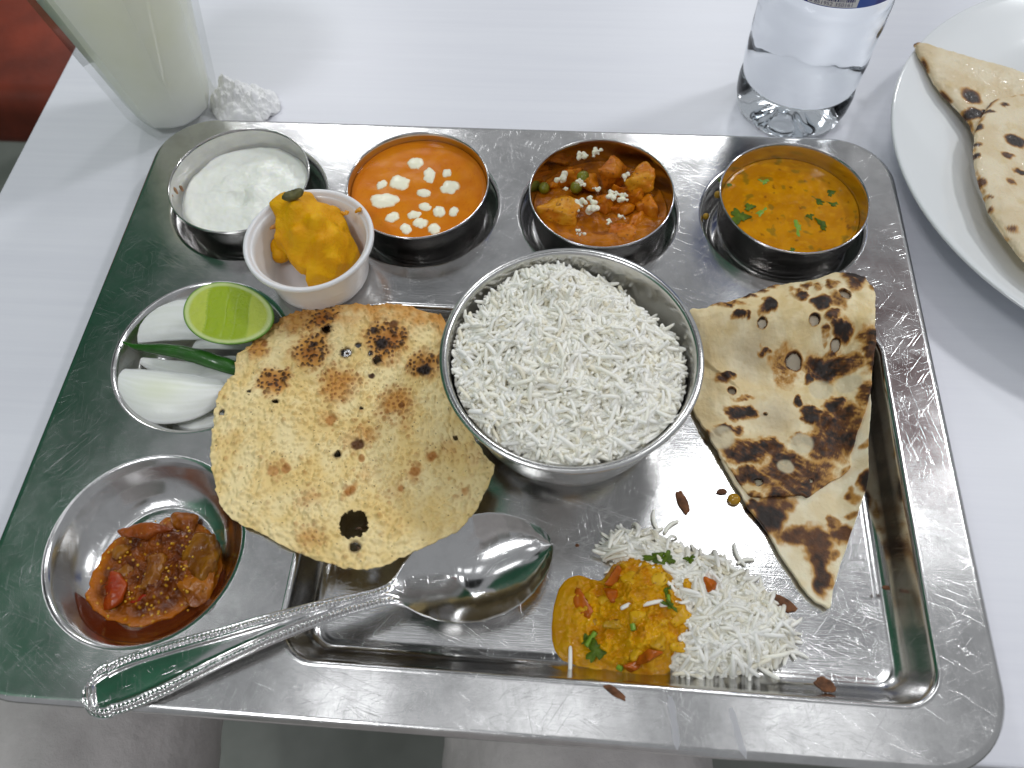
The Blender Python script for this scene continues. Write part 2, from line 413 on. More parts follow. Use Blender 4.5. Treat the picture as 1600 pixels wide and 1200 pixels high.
top = max(bm.faces, key=lambda f: f.calc_center_median().z - 100 * (f.calc_center_median().z < 1.99))
if top.normal.z < 0: bmesh.ops.reverse_faces(bm, faces=list(bm.faces))
bm.verts.index_update()
tv = np.array([v.co[:] for v in bm.verts]); tf = [tuple(v.index for v in f.verts) for f in bm.faces]; bm.free()
tray = put('thali_tray', tv, tf, M_TRAY, origin=(0, 0, 0), label='large scratched stainless steel compartment tray holding the whole meal', cat='tray', solid=0.06)
tray.data.materials.append(M_FLOOR)
for p in tray.data.polygons:
    if len(p.vertices) > 60 and p.center.z < 0.01 and p.center.x > 0: p.material_index = 1
    if abs(p.normal.z) > 0.99995 and (len(p.vertices) > 60 or abs(p.center.z - TZ * S) < 1e-6): p.use_smooth = False
def alpha_mat(name, col, alpha, rough=0.5):
    m = pmat(name, col, rough); m.node_tree.nodes['Principled BSDF'].inputs['Alpha'].default_value = alpha; return m
m_dry = alpha_mat('dried water streak', (0.62, 0.62, 0.66), 0.45)
for pts in ([(1047, 1088), (1052, 1120), (1056, 1150), (1058, 1172)], [(1142, 1106), (1150, 1135), (1158, 1165), (1166, 1186)]):
    L = smooth_line(np.array([at(u, v, 2.0)[:2] for u, v in pts]), 24); k = len(L); Wd = 0.11 + 0.05 * fbm(np.arange(k) * .35, pts[0][0], 2, 2); Wd[-4:] *= [.9, .7, .4, .1]; Wd[:2] *= .6
    V = [(x - w, y, TZ + .012) for (x, y), w in zip(L, Wd)] + [(x + w, y, TZ + .012) for (x, y), w in zip(L, Wd)]
    put('dried_streak', V, [(i, i + 1, k + i + 1, k + i) for i in range(k - 1)], m_dry, parent=tray)

# ------------------------------------------------------------------ small steel bowls (four of one kind)
BZ = 0.41
kat = [(0, 0.03), (2.0, 0.03), (2.35, 0.05), (2.62, 0.16), (2.86, 0.42), (3.02, 0.8), (3.12, 1.3), (3.22, 2.2), (3.30, 3.0), (3.335, 3.08), (3.33, 3.12), (3.29, 3.135), (3.255, 3.1),
       (3.235, 2.9), (3.15, 2.1), (3.05, 1.3), (2.95, 0.85), (2.8, 0.5), (2.58, 0.24), (2.3, 0.12), (0, 0.12)]
kg = 'small steel bowls in the tray wells'
klab = ['small steel bowl holding white yogurt', 'small steel bowl holding orange gravy with cream dots',
        'small steel bowl holding potato curry with crumbled cheese', 'small steel bowl holding yellow dal with a drip on its side']
V, F = lathe(kat, (0, 0, 0), 96)
k0 = put('steel_bowl', V + np.array([*WELLS[0], BZ]), F, M_BOWL, origin=(*WELLS[0], BZ), label=klab[0], cat='bowl', group=kg)
BOWLS = [(WELLS[0][0], WELLS[0][1] - 0.1), (WELLS[1][0] + 0.05, WELLS[1][1] - 0.05), (WELLS[2][0] + 0.05, WELLS[2][1] - 0.15), (WELLS[3][0] + 0.12, WELLS[3][1] - 0.02)]
for i in (1, 2, 3): copy_tree(k0, (*BOWLS[i], BZ), klab[i])
k0.location = [BOWLS[0][0] * S, BOWLS[0][1] * S, BZ * S]
def inner_r(z):   # bowl's inner radius at height z above its base
    pr = sorted([(b, a) for a, b in kat[13:]]); return float(np.interp(z, [p[0] for p in pr], [p[1] for p in pr]))
def disc_food(name, c, zl, zf, cf, mat, label, cat, n=160, nr=60):
    r = inner_r(zl) - 0.01
    O = np.array([(c[0] + r * math.cos(2 * math.pi * i / n), c[1] + r * math.sin(2 * math.pi * i / n)) for i in range(n)])
    V, F, C = sheet(O, nr, lambda x, y, s: BZ + zl + zf(x - c[0], y - c[1], s), zbot=lambda x, y, s: BZ + zl - 0.5 + 0 * x, col=lambda x, y, s, z: cf(x - c[0], y - c[1], s, z), centre=c)
    low = V[:, 2] < BZ + zl - 0.45
    V[low, :2] = np.array(c) + (V[low, :2] - np.array(c)) * (inner_r(zl - 0.5) - 0.01) / r
    return put(name, V, F, mat, origin=(c[0], c[1], BZ + zl - 0.5), cols=C, label=label, cat=cat)

# yogurt
def yz(x, y, s):
    a = np.arctan2(y, x); r = np.hypot(x, y)
    return 0.20 * fbm(x * 0.6, y * 0.6, 1.0, 4) + 0.10 * np.abs(fbm(x * 1.5, y * 1.5, 6.0, 3)) + 0.05 * np.sin(3.2 * r + 1.7 * a + 2.5 * fbm(x * .4, y * .4, 2)) * (1 - s ** 3) + 0.30 * (x * 0.55 - y * 0.1 + 0.6) / 3 * (1 - 0.2 * s) - 0.28 * np.exp(-((x + 0.1) ** 2 * 3 + (y + 0.6) ** 2 * 9)) + 0.16 * np.exp(-((x - 0.55) ** 2 * 5 + (y - 0.1) ** 2 * 1.4)) - 0.14 * sst(0.93, 1, s)
m_yog = pmat('yogurt', (0.90, 0.92, 0.845), 0.3, sss=0.6, sss_r=(1, 0.9, 0.6), sss_cm=0.2, bumps=((1.6, 0.02), (6, 0.006)))
disc_food('yogurt', BOWLS[0], 2.15, yz, lambda x, y, s, z: np.tile([0.8, 0.8, 0.7], (len(x), 1)), m_yog, 'smooth white yogurt filling a small steel bowl', 'yogurt')

m_smear = pmat('dried sauce smear', (0.36, 0.19, 0.09), 0.5, var=(3, 0.5))
for (an, zz, rr) in [(3.25, 2.5, .3), (3.42, 2.75, .18), (3.1, 2.2, .22)]:
    b = bmesh.new(); ri = inner_r(zz); ball(b, (BOWLS[0][0] + ri * math.cos(an), BOWLS[0][1] + ri * math.sin(an), BZ + zz), (.035, rr * .5, rr), an, sub=3); V, F = remesh(b, .03, 1, lambda x, y, z: .01 * fbm(x * 6, y * 6, z * 6, 2)); put('sauce_smear', V, F, m_smear, parent=k0)

# orange gravy with cream
CURZ = 2.62
m_cur = pmat('butter gravy', 'tint', 0.16, sss=0.1, sss_r=(1, 0.35, 0.08), sss_cm=0.1, spec=0.22, bumps=((5, 0.004),))
def cur_c(x, y, s, z):
    n = fbm(x * 0.9, y * 0.9, 5, 4); c = mix((0.62, 0.175, 0.002), (0.69, 0.225, 0.003), sst(-0.3, 0.4, n))
    sp = sst(0.30, 0.42, fbm(x * 7, y * 7, 8, 2)); c = mix(c, (0.50, 0.09, 0.003), sp * 0.35)
    return mix(c, (0.46, 0.12, 0.003), sst(0.9, 1.0, s) * 0.5)
curry = disc_food('orange_gravy', BOWLS[1], CURZ, lambda x, y, s: 0.03 * fbm(x * 0.8, y * 0.8, 3, 2) * (1 - s ** 8) + 0.04 * sst(0.95, 1, s), cur_c, m_cur, 'smooth orange gravy dotted with white cream blobs', 'curry')
m_cream = pmat('cream', 'tint', 0.3, sss=0.15, sss_r=(1, 0.8, 0.5), sss_cm=0.1)
drops = [(649, 254, 13, 1.15), (624, 285, 17, .9), (671, 274, 13, 1.5), (698, 270, 9, .8), (702, 292, 16, .7), (596, 288, 9, 1.3), (600, 313, 20, .75), (662, 301, 11, .75), (664, 323, 10, .7),
         (686, 330, 11, .9), (709, 330, 9, 1.1), (613, 339, 11, .8), (647, 335, 10, .8), (656, 348, 11, 1.0), (634, 357, 10, 1.0), (678, 357, 11, .8)]
for k, (u, v, rp, asp) in enumerate(drops):
    c = at(u, v, BZ + CURZ + 0.03); r = rp / 35.0
    n = 72; an = np.linspace(0, 2 * np.pi, n, endpoint=False)
    rr = r * (1.06 + 0.34 * fbm(np.cos(an) * 1.3 + 9 * k, np.sin(an) * 1.3, 2.0 * k, 3) + 0.12 * np.cos(2 * an + k))
    O = np.c_[c[0] + rr * np.cos(an) / asp ** .3, c[1] + rr * np.sin(an) * asp ** .5 * 1.12]
    V, F, C = sheet(O, 10, lambda x, y, s: c[2] - 0.05 + 0.09 * (1 - s ** 3) + 0.012 * fbm(x * 4, y * 4, k, 2), zbot=lambda x, y, s: c[2] - 0.12 + 0 * x, centre=(c[0], c[1]), col=lambda x, y, s, z: mix((0.90, 0.87, 0.68), (0.66, 0.30, 0.03), sst(.74, 1.0, s + .12 * fbm(x * 5, y * 5, k, 2))))
    put('cream_drop', V, F, m_cream, parent=curry, cols=C)

# dal in the fourth bowl
DALZ = 2.2
m_dal = pmat('dal', 'tint', 0.13, sss=0.1, sss_r=(1, 0.5, 0.08), sss_cm=0.1, spec=0.22, bumps=((2.4, 0.02), (7, 0.006)))
def dal_c(x, y, s, z):
    n = fbm(x * 1.1, y * 1.1, 9, 4); c = mix((0.50, 0.195, 0.002), (0.61, 0.26, 0.003), sst(-0.25, 0.35, n))
    l = sst(0.10, 0.32, fbm(x * 3.4, y * 3.4, 21, 3)); c = mix(c, (0.66, 0.32, 0.006), l * 0.5)
    g = sst(0.30, 0.42, fbm(x * 1.9 + 4, y * 1.9, 31, 2)); c = mix(c, (0.13, 0.12, 0.012), g * 0.55)
    d = sst(0.42, 0.52, fbm(x * 2.6 + 14, y * 2.6, 37, 2)); return mix(c, (0.10, 0.03, 0.006), d * 0.6)
dal = disc_food('yellow_dal', BOWLS[3], DALZ, lambda x, y, s: 0.05 * fbm(x * 1.6, y * 1.6, 13, 4) * (1 - s ** 10) + 0.05 * sst(0.95, 1, s), dal_c, m_dal, 'soupy yellow dal with coriander leaves in a small steel bowl', 'dal')
m_leaf = pmat('coriander leaf', (0.075, 0.125, 0.006), 0.4, spec=0.25, var=(3, 0.4))
m_stem = pmat('coriander stem', (0.20, 0.36, 0.03), 0.3, sss=0.2, sss_r=(0.6, 1, 0.2), sss_cm=0.08)
def leaf(c, r, rot, parent, mat=None, seed=0, curl=0.05, el=1.0):
    n = 48; an = np.linspace(0, 2 * np.pi, n, endpoint=False)
    rr = r * (0.72 + 0.22 * np.cos(3 * an + seed) + 0.13 * np.cos(7 * an + 2 * seed) + 0.06 * np.cos(13 * an))
    x = rr * np.cos(an) * el; y = rr * np.sin(an) / el; ca, sa = math.cos(rot), math.sin(rot)
    O = np.c_[c[0] + x * ca - y * sa, c[1] + x * sa + y * ca]
    V, F, _ = sheet(O, 6, lambda X, Y, s: c[2] + curl * fbm((X - c[0]) * 2.5 / r * .4, (Y - c[1]) * 2.5 / r * .4, seed, 2) + curl * 0.5 * (1 - s), thick=0.02, centre=(c[0], c[1]))
    put('coriander_leaf', V, F, mat or m_leaf, parent=parent)
for k, (u, v, rp, el) in enumerate([(1155, 338, 17, 1.0), (1171, 323, 9, 1.1), (1132, 287, 11, 0.7), (1298, 301, 8, 1.1), (1246, 354, 12, 1.9), (1284, 350, 10, 1.5), (1278, 313, 10, 1.4), (1301, 318, 8, 1.3), (1194, 283, 8, 1.2), (1275, 405, 8, 1.4), (1190, 331, 9, 1.7), (1238, 392, 8, 1.6), (1266, 338, 7, 1.0)]):
    leaf(at(u, v, BZ + DALZ + (0.05 if k in (0, 1, 5) else 0.0)), rp / 32, 0.4 * k, dal, seed=k, el=el, mat=m_leaf if k not in (4, 8, 10) else m_stem)

# potato curry in the third bowl: gravy, potato chunks, peas, crumbled cheese
m_pg = pmat('masala gravy', 'tint', 0.22, sss=0.1, sss_r=(1, 0.4, 0.1), sss_cm=0.1, spec=0.2, bumps=((2.5, 0.06), (8, 0.02)))
def pg_c(x, y, s, z):
    c = mix((0.30, 0.085, 0.002), (0.46, 0.145, 0.003), sst(-0.3, 0.3, fbm(x * 1.3, y * 1.3, 41, 4)))
    return mix(c, (0.17, 0.05, 0.02), sst(0.15, 0.4, fbm(x * 2.1, y * 2.1, 51, 3)) * 0.6)
PGZ = 1.98
pot = disc_food('potato_curry', BOWLS[2], PGZ, lambda x, y, s: 0.35 * np.clip(-y / 3, -0.6, 0.75) * (1 - s ** 4 * .3) + 0.22 * fbm(x * 1.1, y * 1.1, 43, 4), pg_c, m_pg, 'orange potato and pea curry topped with white cheese crumbs', 'curry')
m_pot = pmat('potato in masala', 'tint', 0.32, sss=0.2, sss_r=(1, 0.5, 0.12), sss_cm=0.15, spec=0.25, bumps=((5, 0.02), (14, 0.006)))
def chunk(u, v, z, size, rot, seed, parent, base=(0.50, 0.17, 0.010), hi=(0.58, 0.27, 0.02), name='potato_chunk', mat=None, flat=0.75, npts=9, keep=None, grow=1.15):
    r = np.random.default_rng(seed); c = at(u, v, z)
    P = r.normal(size=(npts, 3)); P /= np.linalg.norm(P, axis=1)[:, None]; P *= np.array(size) * r.uniform(0.95, 1.2, (npts, 1)) * grow
    P[:, 2] *= flat; ca, sa = math.cos(rot), math.sin(rot)
    P = np.c_[P[:, 0] * ca - P[:, 1] * sa, P[:, 0] * sa + P[:, 1] * ca, P[:, 2]] + c
    if keep is not None:
        d = P[:, :2] - keep[0]; l = np.linalg.norm(d, axis=1); P[:, :2] = keep[0] + d * np.minimum(1, keep[1] / np.maximum(l, 1e-6))[:, None]
    b = bmesh.new(); hull(b, P)
    V, F = remesh(b, 0.055, 13, lambda x, y, zz: 0.17 * fbm(x * 1.5, y * 1.5, zz * 1.5 + seed, 4))
    t = sst(-0.25, 0.35, fbm(V[:, 0] * 1.5, V[:, 1] * 1.5, V[:, 2] * 1.5 + seed, 4))
    C = mix(base, hi, t); k = sst(0.36, 0.45, fbm(V[:, 0] * 7, V[:, 1] * 7, V[:, 2] * 7, 2)); C = mix(C, (0.12, 0.03, 0.004), k * 0.7)
    return put(name, V, F, mat or m_pot, parent=parent, cols=C)
kp = (np.array(BOWLS[2]), 3.02)
for k, a in enumerate([(872, 332, 2.55, (1.15, 1.0, .8), 0.3), (1003, 276, 3.0, (0.95, 0.75, .8), 0.9), (953, 266, 3.05, (0.75, 0.8, 1.0), 0.1), (968, 300, 2.7, (0.9, 0.6, .7), 0.4), (922, 292, 2.5, (0.6, .7, .6), 1.2),
                       (1022, 330, 2.3, (0.8, 1.05, .7), 0.5), (1030, 352, 2.2, (.6, .6, .5), 0.2), (935, 378, 2.25, (.7, .5, .5), .3), (995, 348, 2.35, (.6, .5, .5), 1.1), (1000, 305, 2.7, (.8, .6, .6), .6), (945, 318, 2.5, (.5, .6, .5), .2), (890, 275, 2.6, (.6, .6, .6), 1.4), (975, 325, 2.45, (0.75, .5, .45), 0.2), (975, 368, 2.45, (1.0, .55, .5), -0.2), (905, 368, 2.3, (0.8, .5, .5), 0.5), (942, 350, 2.3, (0.8, .5, .4), 0.1), (870, 286, 2.2, (.6, .6, .5), 1.0), (898, 262, 2.4, (.5, .5, .6), 0.3)]):
    chunk(*a, 100 + k, pot, keep=kp, base=(0.54, 0.16, 0.004) if k in (0, 1, 4) else (0.46, 0.12, 0.004), hi=(0.64, 0.28, 0.012) if k in (0, 1) else (0.58, 0.19, 0.006))
m_pea = pmat('pea', (0.20, 0.20, 0.012), 0.3, sss=0.3, sss_r=(0.6, 1, 0.2), sss_cm=0.1, var=(2, 0.3), coat=0.2)
for (u, v, z, r) in [(911, 277, 2.9, .31), (900, 293, 2.7, .29), (850, 294, 2.45, .28)]:
    b = bmesh.new(); ball(b, at(u, v, z), (r, r * 1.05, r)); V, F = remesh(b, 0.06, 1, lambda x, y, zz: 0.02 * fbm(x * 3, y * 3, zz * 3, 2)); put('pea', V, F, m_pea, parent=pot)
m_chz = pmat('crumbled cheese', (0.84, 0.82, 0.66), 0.6, sss=0.4, sss_r=(1, 0.8, 0.5), sss_cm=0.1, bumps=((8, 0.03),))
def crumb(c, r, seed, parent, mat, name='cheese_crumb'):
    q = np.random.default_rng(seed); b = bmesh.new()
    for i in range(10): ball(b, np.array(c) + q.normal(0, r * 0.5, 3) * (1, 1, .5), r * q.uniform(.22, .55), sub=2)
    V, F = remesh(b, 0.035, 1, lambda x, y, z: 0.05 * fbm(x * 7, y * 7, z * 7, 2)); return put(name, V, F, mat, parent=parent)
for k, (u, v, z, rp) in enumerate([(933, 236, 3.75, 9), (910, 242, 3.4, 8), (880, 277, 3.25, 10), (908, 285, 3.45, 6), (932, 295, 3.1, 6), (978, 276, 3.4, 7), (955, 303, 3.3, 8), (974, 309, 3.2, 8), (923, 311, 3.0, 6), (903, 321, 3.0, 9), (924, 325, 3.0, 11), (951, 347, 2.85, 5), (904, 361, 2.9, 6), (969, 338, 2.9, 4), (884, 296, 3.2, 4)]):
    crumb(at(u, v, z), rp / 33 * 1.0, 40 + k, pot, m_chz)
# smears on the dal bowl's outside
m_drip = pmat('dried dal drip', (0.42, 0.24, 0.015), 0.35, var=(3, 0.3))
for k, (u, v, z, r) in enumerate([(1121, 304, 2.9, .16), (1103, 338, 1.9, .15)]):
    c = at(u, v, z); b = bmesh.new(); ball(b, c, (r, r, r * 1.2)); V, F = remesh(b, 0.05, 1)
    put('dal_drip', V, F, m_drip, label=['yellow dal drip on the dal bowl just under its rim', 'yellow dal drip on the wall of the dal bowl\'s well'][k], cat='drip', group='dal drips beside the dal bowl')

# ------------------------------------------------------------------ lemonade glass, napkin, bottle
def glass_mat(name, col=(1, 1, 1), ior=1.5, rough=0.0):
    m = bpy.data.materials.new(name); m.use_nodes = True; nt = m.node_tree; nt.nodes.remove(nt.nodes['Principled BSDF'])
    g = nd(nt, 'ShaderNodeBsdfGlass'); g.inputs['Color'].default_value = (*col, 1); g.inputs['IOR'].default_value = ior; g.inputs['Roughness'].default_value = rough
    nt.links.new(g.outputs[0], nt.nodes['Material Output'].inputs['Surface']); return m
def thin_glass(name, tint, ior=1.5):
    m = bpy.data.materials.new(name); m.use_nodes = True; nt = m.node_tree; nt.nodes.remove(nt.nodes['Principled BSDF'])
    t = nd(nt, 'ShaderNodeBsdfTransparent'); t.inputs['Color'].default_value = (*tint, 1); g = nd(nt, 'ShaderNodeBsdfGlossy'); g.inputs['Roughness'].default_value = 0.03
    f = nd(nt, 'ShaderNodeFresnel'); f.inputs['IOR'].default_value = ior; mx = nd(nt, 'ShaderNodeMixShader'); ge = nd(nt, 'ShaderNodeNewGeometry')
    nt.links.new(mth(nt, 'MULTIPLY', f.outputs[0], mth(nt, 'SUBTRACT', 1.0, ge.outputs['Backfacing'])), mx.inputs[0]); nt.links.new(t.outputs[0], mx.inputs[1]); nt.links.new(g.outputs[0], mx.inputs[2]); nt.links.new(mx.outputs[0], nt.nodes['Material Output'].inputs['Surface']); return m
M_GLASS = thin_glass('clear tumbler glass', (0.97, 0.975, 0.965), 1.55)
GX, GY = -19.55, 17.0
def oct_prof(r, flat, k=96, ph=0.2):   # ring between a circle and an octagon
    out = []
    for i in range(k):
        a = 2 * math.pi * i / k
        q = ((a + ph) % (math.pi / 4)) - math.pi / 8
        out.append((a, r * ((1 - flat) + flat * math.cos(math.pi / 8) / math.cos(q))))
    return out
def oct_loft(levels, k=96):
    V, F = [], []
    for r, z, fl in levels:
        for a, rr in oct_prof(max(r, 1e-3), fl, k): V.append((GX + rr * math.cos(a), GY + rr * math.sin(a), z))
    for l in range(len(levels) - 1):
        for i in range(k):
            j = (i + 1) % k; F.append((l * k + i, l * k + j, (l + 1) * k + j, (l + 1) * k + i))
    F.append(tuple(range(k))[::-1]); F.append(tuple((len(levels) - 1) * k + i for i in range(k))); return V, F
gr = lambda z: 2.5 + 0.165 * z
glv = [(2.0, 0.0, 0.6), (2.2, 0.04, 0.8), (2.34, 0.2, 1), (gr(0.6), 0.6, 1)] + [(gr(z), z, 1.0) for z in (2, 4, 6, 8, 9.5)] + [(gr(10.3) + 0.03, 10.3, 0.55), (gr(11) + 0.05, 11.0, 0), (gr(13.5), 13.5, 0), (gr(13.5) - 0.1, 13.6, 0),
       (gr(13.5) - 0.22, 13.5, 0), (gr(11) - 0.28, 11, 0), (gr(9.6) - 0.285, 9.6, .9), (gr(6) - 0.36, 6, 0.9), (gr(1.6) - 0.40, 1.6, 0.9), (gr(.8) - 0.485, .70, 0.7), (gr(.6) - .63, .52, 0.3), (0.02, .5, 0)]
gb = thing('drinking_glass', (GX, GY, 0), 'tall octagonal glass tumbler of cloudy lemonade by the table edge', 'glass')
V, F = oct_loft(glv); put('glass_body', V, F, M_GLASS, parent=gb, smooth=False)
for p in bpy.data.objects['glass_body'].data.polygons: p.use_smooth = p.normal.z < 0.99 and False
m_lem = pmat('cloudy lemonade', (0.95, 0.945, 0.79), 0.25, sss=1.0, sss_r=(1, 1, 0.9), sss_cm=5.0, var=(0.25, 0.06))
llv = [(0.02, 0.52, 0), (gr(.6) - .65, .54, 0.3), (gr(.8) - 0.50, .72, 0.7), (gr(1.6) - 0.415, 1.62, 0.9), (gr(6) - 0.375, 6, 0.9), (gr(9.6) - 0.3, 9.6, .9), (gr(10.6) - 0.3, 10.6, 0), (gr(12) - 0.27, 12, 0), (0.02, 12.0, 0)]
V, F = oct_loft(llv); put('lemonade', V, F, m_lem, smooth=False, origin=(GX, GY, 0.52), label='pale cloudy lemonade filling the octagonal glass', cat='drink')

m_nap = pmat('tissue paper', (0.92, 0.92, 0.92), 0.9, sss=0.0, bumps=((30, 0.002),))
nc = np.array([-15.7, 17.5, 0.0])
nap = thing('napkin', nc, 'crumpled white paper napkin behind the yogurt bowl', 'napkin')
for k, (dx, dy, rx, ry, h, f) in enumerate([(0, 0, 1.95, 1.5, 1.25, 1.0), (-.75, .25, 1.25, 1.15, 1.55, 1.3), (.75, -.1, 1.15, 1.2, 1.35, 1.25), (0, .1, .95, .9, 1.75, 1.5)]):
    an = np.linspace(0, 2 * np.pi, 200, endpoint=False); rr = 1 + .22 * fbm(np.cos(an) * 1.3 + 5 * k, np.sin(an) * 1.3, k, 4)
    O = np.c_[nc[0] + dx + rx * rr * np.cos(an), nc[1] + dy + ry * rr * np.sin(an)]
    def nz_(x, y, s, k=k, h=h, f=f):
        w = .5 * fbm(x * .8, y * .8, k, 2)
        cr = np.abs(perlin(x * f + w, y * f - w, 3.3 * k)) + .5 * np.abs(perlin(x * 2.3 * f + w, y * 2.3 * f, 5.1 * k + 2)) + .22 * np.abs(perlin(x * 5 * f, y * 5 * f + w, k + 9.))
        return np.maximum(h * (1 - s ** 2.2) * .8 + .10 + .95 * (cr - .30) * (1 - .55 * s), .03 + .02 * k)
    V, F, _ = sheet(O, 70, nz_, thick=0.025, centre=(nc[0] + dx, nc[1] + dy)); V[:, 2] = np.maximum(V[:, 2], .005)
    put('paper_fold', V, F, m_nap, parent=nap)

BX, BY = 14.55, 18.75
bt = thing('water_bottle', (BX, BY, 0), 'clear ribbed plastic water bottle with a blue label', 'bottle')
M_PET = glass_mat('clear bottle plastic', (0.985, 0.99, 1.0), 1.22)
M_WATER = glass_mat('water', (0.975, 0.985, 0.99), 1.1)
def pet(z):   # outer radius with waist grooves
    r = np.interp(z, [0, .15, .5, 1.1, 1.7, 2.1, 2.35, 2.6, 3.2, 6.8, 7.2, 7.6, 7.9, 8.2, 30], [2.35, 2.62, 2.86, 3.0, 3.03, 2.98, 2.9, 2.98, 3.05, 3.08, 3.05, 2.97, 3.05, 3.1, 3.1]); return float(r)
def facet(a, z):   # diamond facets pressed into the lower body
    if z < 2.7 or z > 7.1: return 1.0
    e = min(1, (z - 2.7) / 0.6, (7.1 - z) / 0.6)
    t = (z - 2.7) / 4.4 * 2
    u = a * 9 / (2 * math.pi)
    tri = abs(((u + t) % 1) - .5) + abs(((u - t) % 1) - .5)
    return 1 - 0.023 * e * (1 - tri)
zs = [0.0, .06, .15, .3, .5, .8, 1.1, 1.4, 1.7, 1.9, 2.1, 2.25, 2.35, 2.45, 2.6, 2.8] + list(np.linspace(3.0, 7.0, 22)) + [7.2, 7.4, 7.6, 7.75, 7.9, 8.05, 8.2, 9, 13, 16]
foot = lambda a, z: (1 - 0.05 * max(0, math.cos(5 * a)) ** 6 * max(0, 1 - z / 1.6)) * facet(a, z)
prof = [(0, 0.55), (0.6, 0.5), (1.2, 0.3), (1.8, 0.06), (2.15, 0.0)] + [(pet(z), z) for z in zs[1:]] + [(2.6, 18), (1.4, 20), (1.3, 22), (0, 22)]
V, F = lathe(prof, (BX, BY, 0.01), 180, foot); put('bottle_body', V, F, M_PET, parent=bt)
# the water: the inside face of the plastic
V, F = lathe([(r - 0.06 if r > 0.1 else 0, z + 0.06) for r, z in prof[:-4]] + [(0, 16.06)], (BX, BY, 0.01), 180, foot); put('water_fill', V, F, M_WATER, parent=bt)
m_blue = pmat('blue label film', 'tint', 0.3)
LB0 = 8.25
def wrap(pts, r):   # (arc cm from the camera-facing line, z) -> bottle surface; arc grows to the viewer's right
    a0 = math.atan2(CAM[1] - BY, CAM[0] - BX)
    return [(BX + r * math.cos(a0 + s / 3.12), BY + r * math.sin(a0 + s / 3.12), z) for s, z in pts]
N = 120; ss = np.linspace(-math.pi * 3.12, math.pi * 3.12, N + 1)
V = []; C = []
for z in (LB0, LB0 + 0.01, LB0 + 7.5):
    V += wrap([(s, z) for s in ss], 3.125)
    C += [(0.035, 0.10, 0.42) if math.sin(s * 1.4) > -0.2 else (0.012, 0.035, 0.26) for s in ss]
F = [(k * (N + 1) + i, k * (N + 1) + i + 1, (k + 1) * (N + 1) + i + 1, (k + 1) * (N + 1) + i) for k in range(2) for i in range(N)]
lab = put('bottle_label', V, F, m_blue, parent=bt, cols=np.array(C))
m_lw = pmat('label white print', (0.72, 0.73, 0.74), 0.35); m_ln = pmat('label navy print', (0.015, 0.025, 0.16), 0.35)
def patch(name, s0, s1, z0, z1, r, mat, parent):
    k = max(2, int((s1 - s0) / 0.1)); q = np.linspace(s0, s1, k + 1)
    V = wrap([(s, z0) for s in q], r) + wrap([(s, z1) for s in q], r)
    return put(name, V, [(i, i + 1, k + 2 + i, k + 1 + i) for i in range(k)], mat, parent=parent)
BC0, BC1 = -0.55, 1.35
patch('barcode_panel', BC0 - 0.14, BC1 + 0.12, LB0 + 0.04, LB0 + 2.4, 3.130, m_lw, lab)
br = np.random.default_rng(8); Vb, Fb, s = [], [], BC0 + 0.05
while s < BC1 - 0.05:
    w = br.choice([0.022, 0.022, 0.044, 0.066]); q = wrap([(s, LB0 + 0.30), (s + w, LB0 + 0.30), (s + w, LB0 + 2.3), (s, LB0 + 2.3)], 3.134)
    Fb.append(tuple(range(len(Vb), len(Vb) + 4))); Vb += q; s += w + br.choice([0.022, 0.03, 0.05])
put('barcode', Vb, Fb, m_ln, parent=lab, smooth=False)
def text_wrap(txt, s0, z0, h, r, mat, name, parent, width=None):
    cu = bpy.data.curves.new('t', 'FONT'); cu.body = txt; cu.size = 1.0; cu.resolution_u = 3
    o = bpy.data.objects.new('t', cu); COL.objects.link(o); dg = bpy.context.evaluated_depsgraph_get(); dg.update()
    me = bpy.data.meshes.new_from_object(o.evaluated_get(dg)); vs = np.array([v.co[:] for v in me.vertices]); fs = [tuple(p.vertices) for p in me.polygons]
    bpy.data.objects.remove(o); bpy.data.curves.remove(cu); bpy.data.meshes.remove(me)
    k = h / 0.7; kx = k if width is None else width / (vs[:, 0].max() - vs[:, 0].min())
    return put(name, wrap([(s0 + v[0] * kx, z0 + v[1] * k) for v in vs], r), fs, mat, parent=parent, smooth=False)
text_wrap('8 851952 350161', BC0 - 0.08, LB0 + 0.09, 0.17, 3.135, m_ln, 'barcode_digits', lab, width=1.86)

# ------------------------------------------------------------------ white plate with naan
PX, PY = 31.65, 13.4
m_plate = pmat('white porcelain', (0.80, 0.82, 0.83), 0.12, coat=0.3, var=(0.05, 0.02))
pp = [(0, 0.75), (7.4, 0.75), (8.2, 0.85), (8.8, 1.15), (9.4, 1.5), (10.4, 1.82), (11.8, 2.15), (12.7, 2.42), (13.0, 2.52), (13.12, 2.5), (13.15, 2.42), (13.08, 2.32), (12.2, 2.0), (10.5, 1.5), (9.2, 0.9), (8.3, 0.3), (7.8, 0.05), (7.5, 0.0), (7.3, 0.3), (0, 0.4)]
V, F = lathe(pp, (PX, PY, 0), 128); put('plate', V, F, m_plate, origin=(PX, PY, 0), label='round white porcelain plate holding the naan', cat='plate')
m_bread = pmat('baked dough', 'tint', 0.55, sss=0.2, sss_r=(1, 0.7, 0.4), sss_cm=0.12, bumps=((3, 0.03), (12, 0.012)))
m_naan = pmat('buttered naan', 'tint', 0.42, sss=0.25, sss_r=(1, 0.7, 0.4), sss_cm=0.12, coat=0.12, bumps=((2, 0.05), (8, 0.02)))
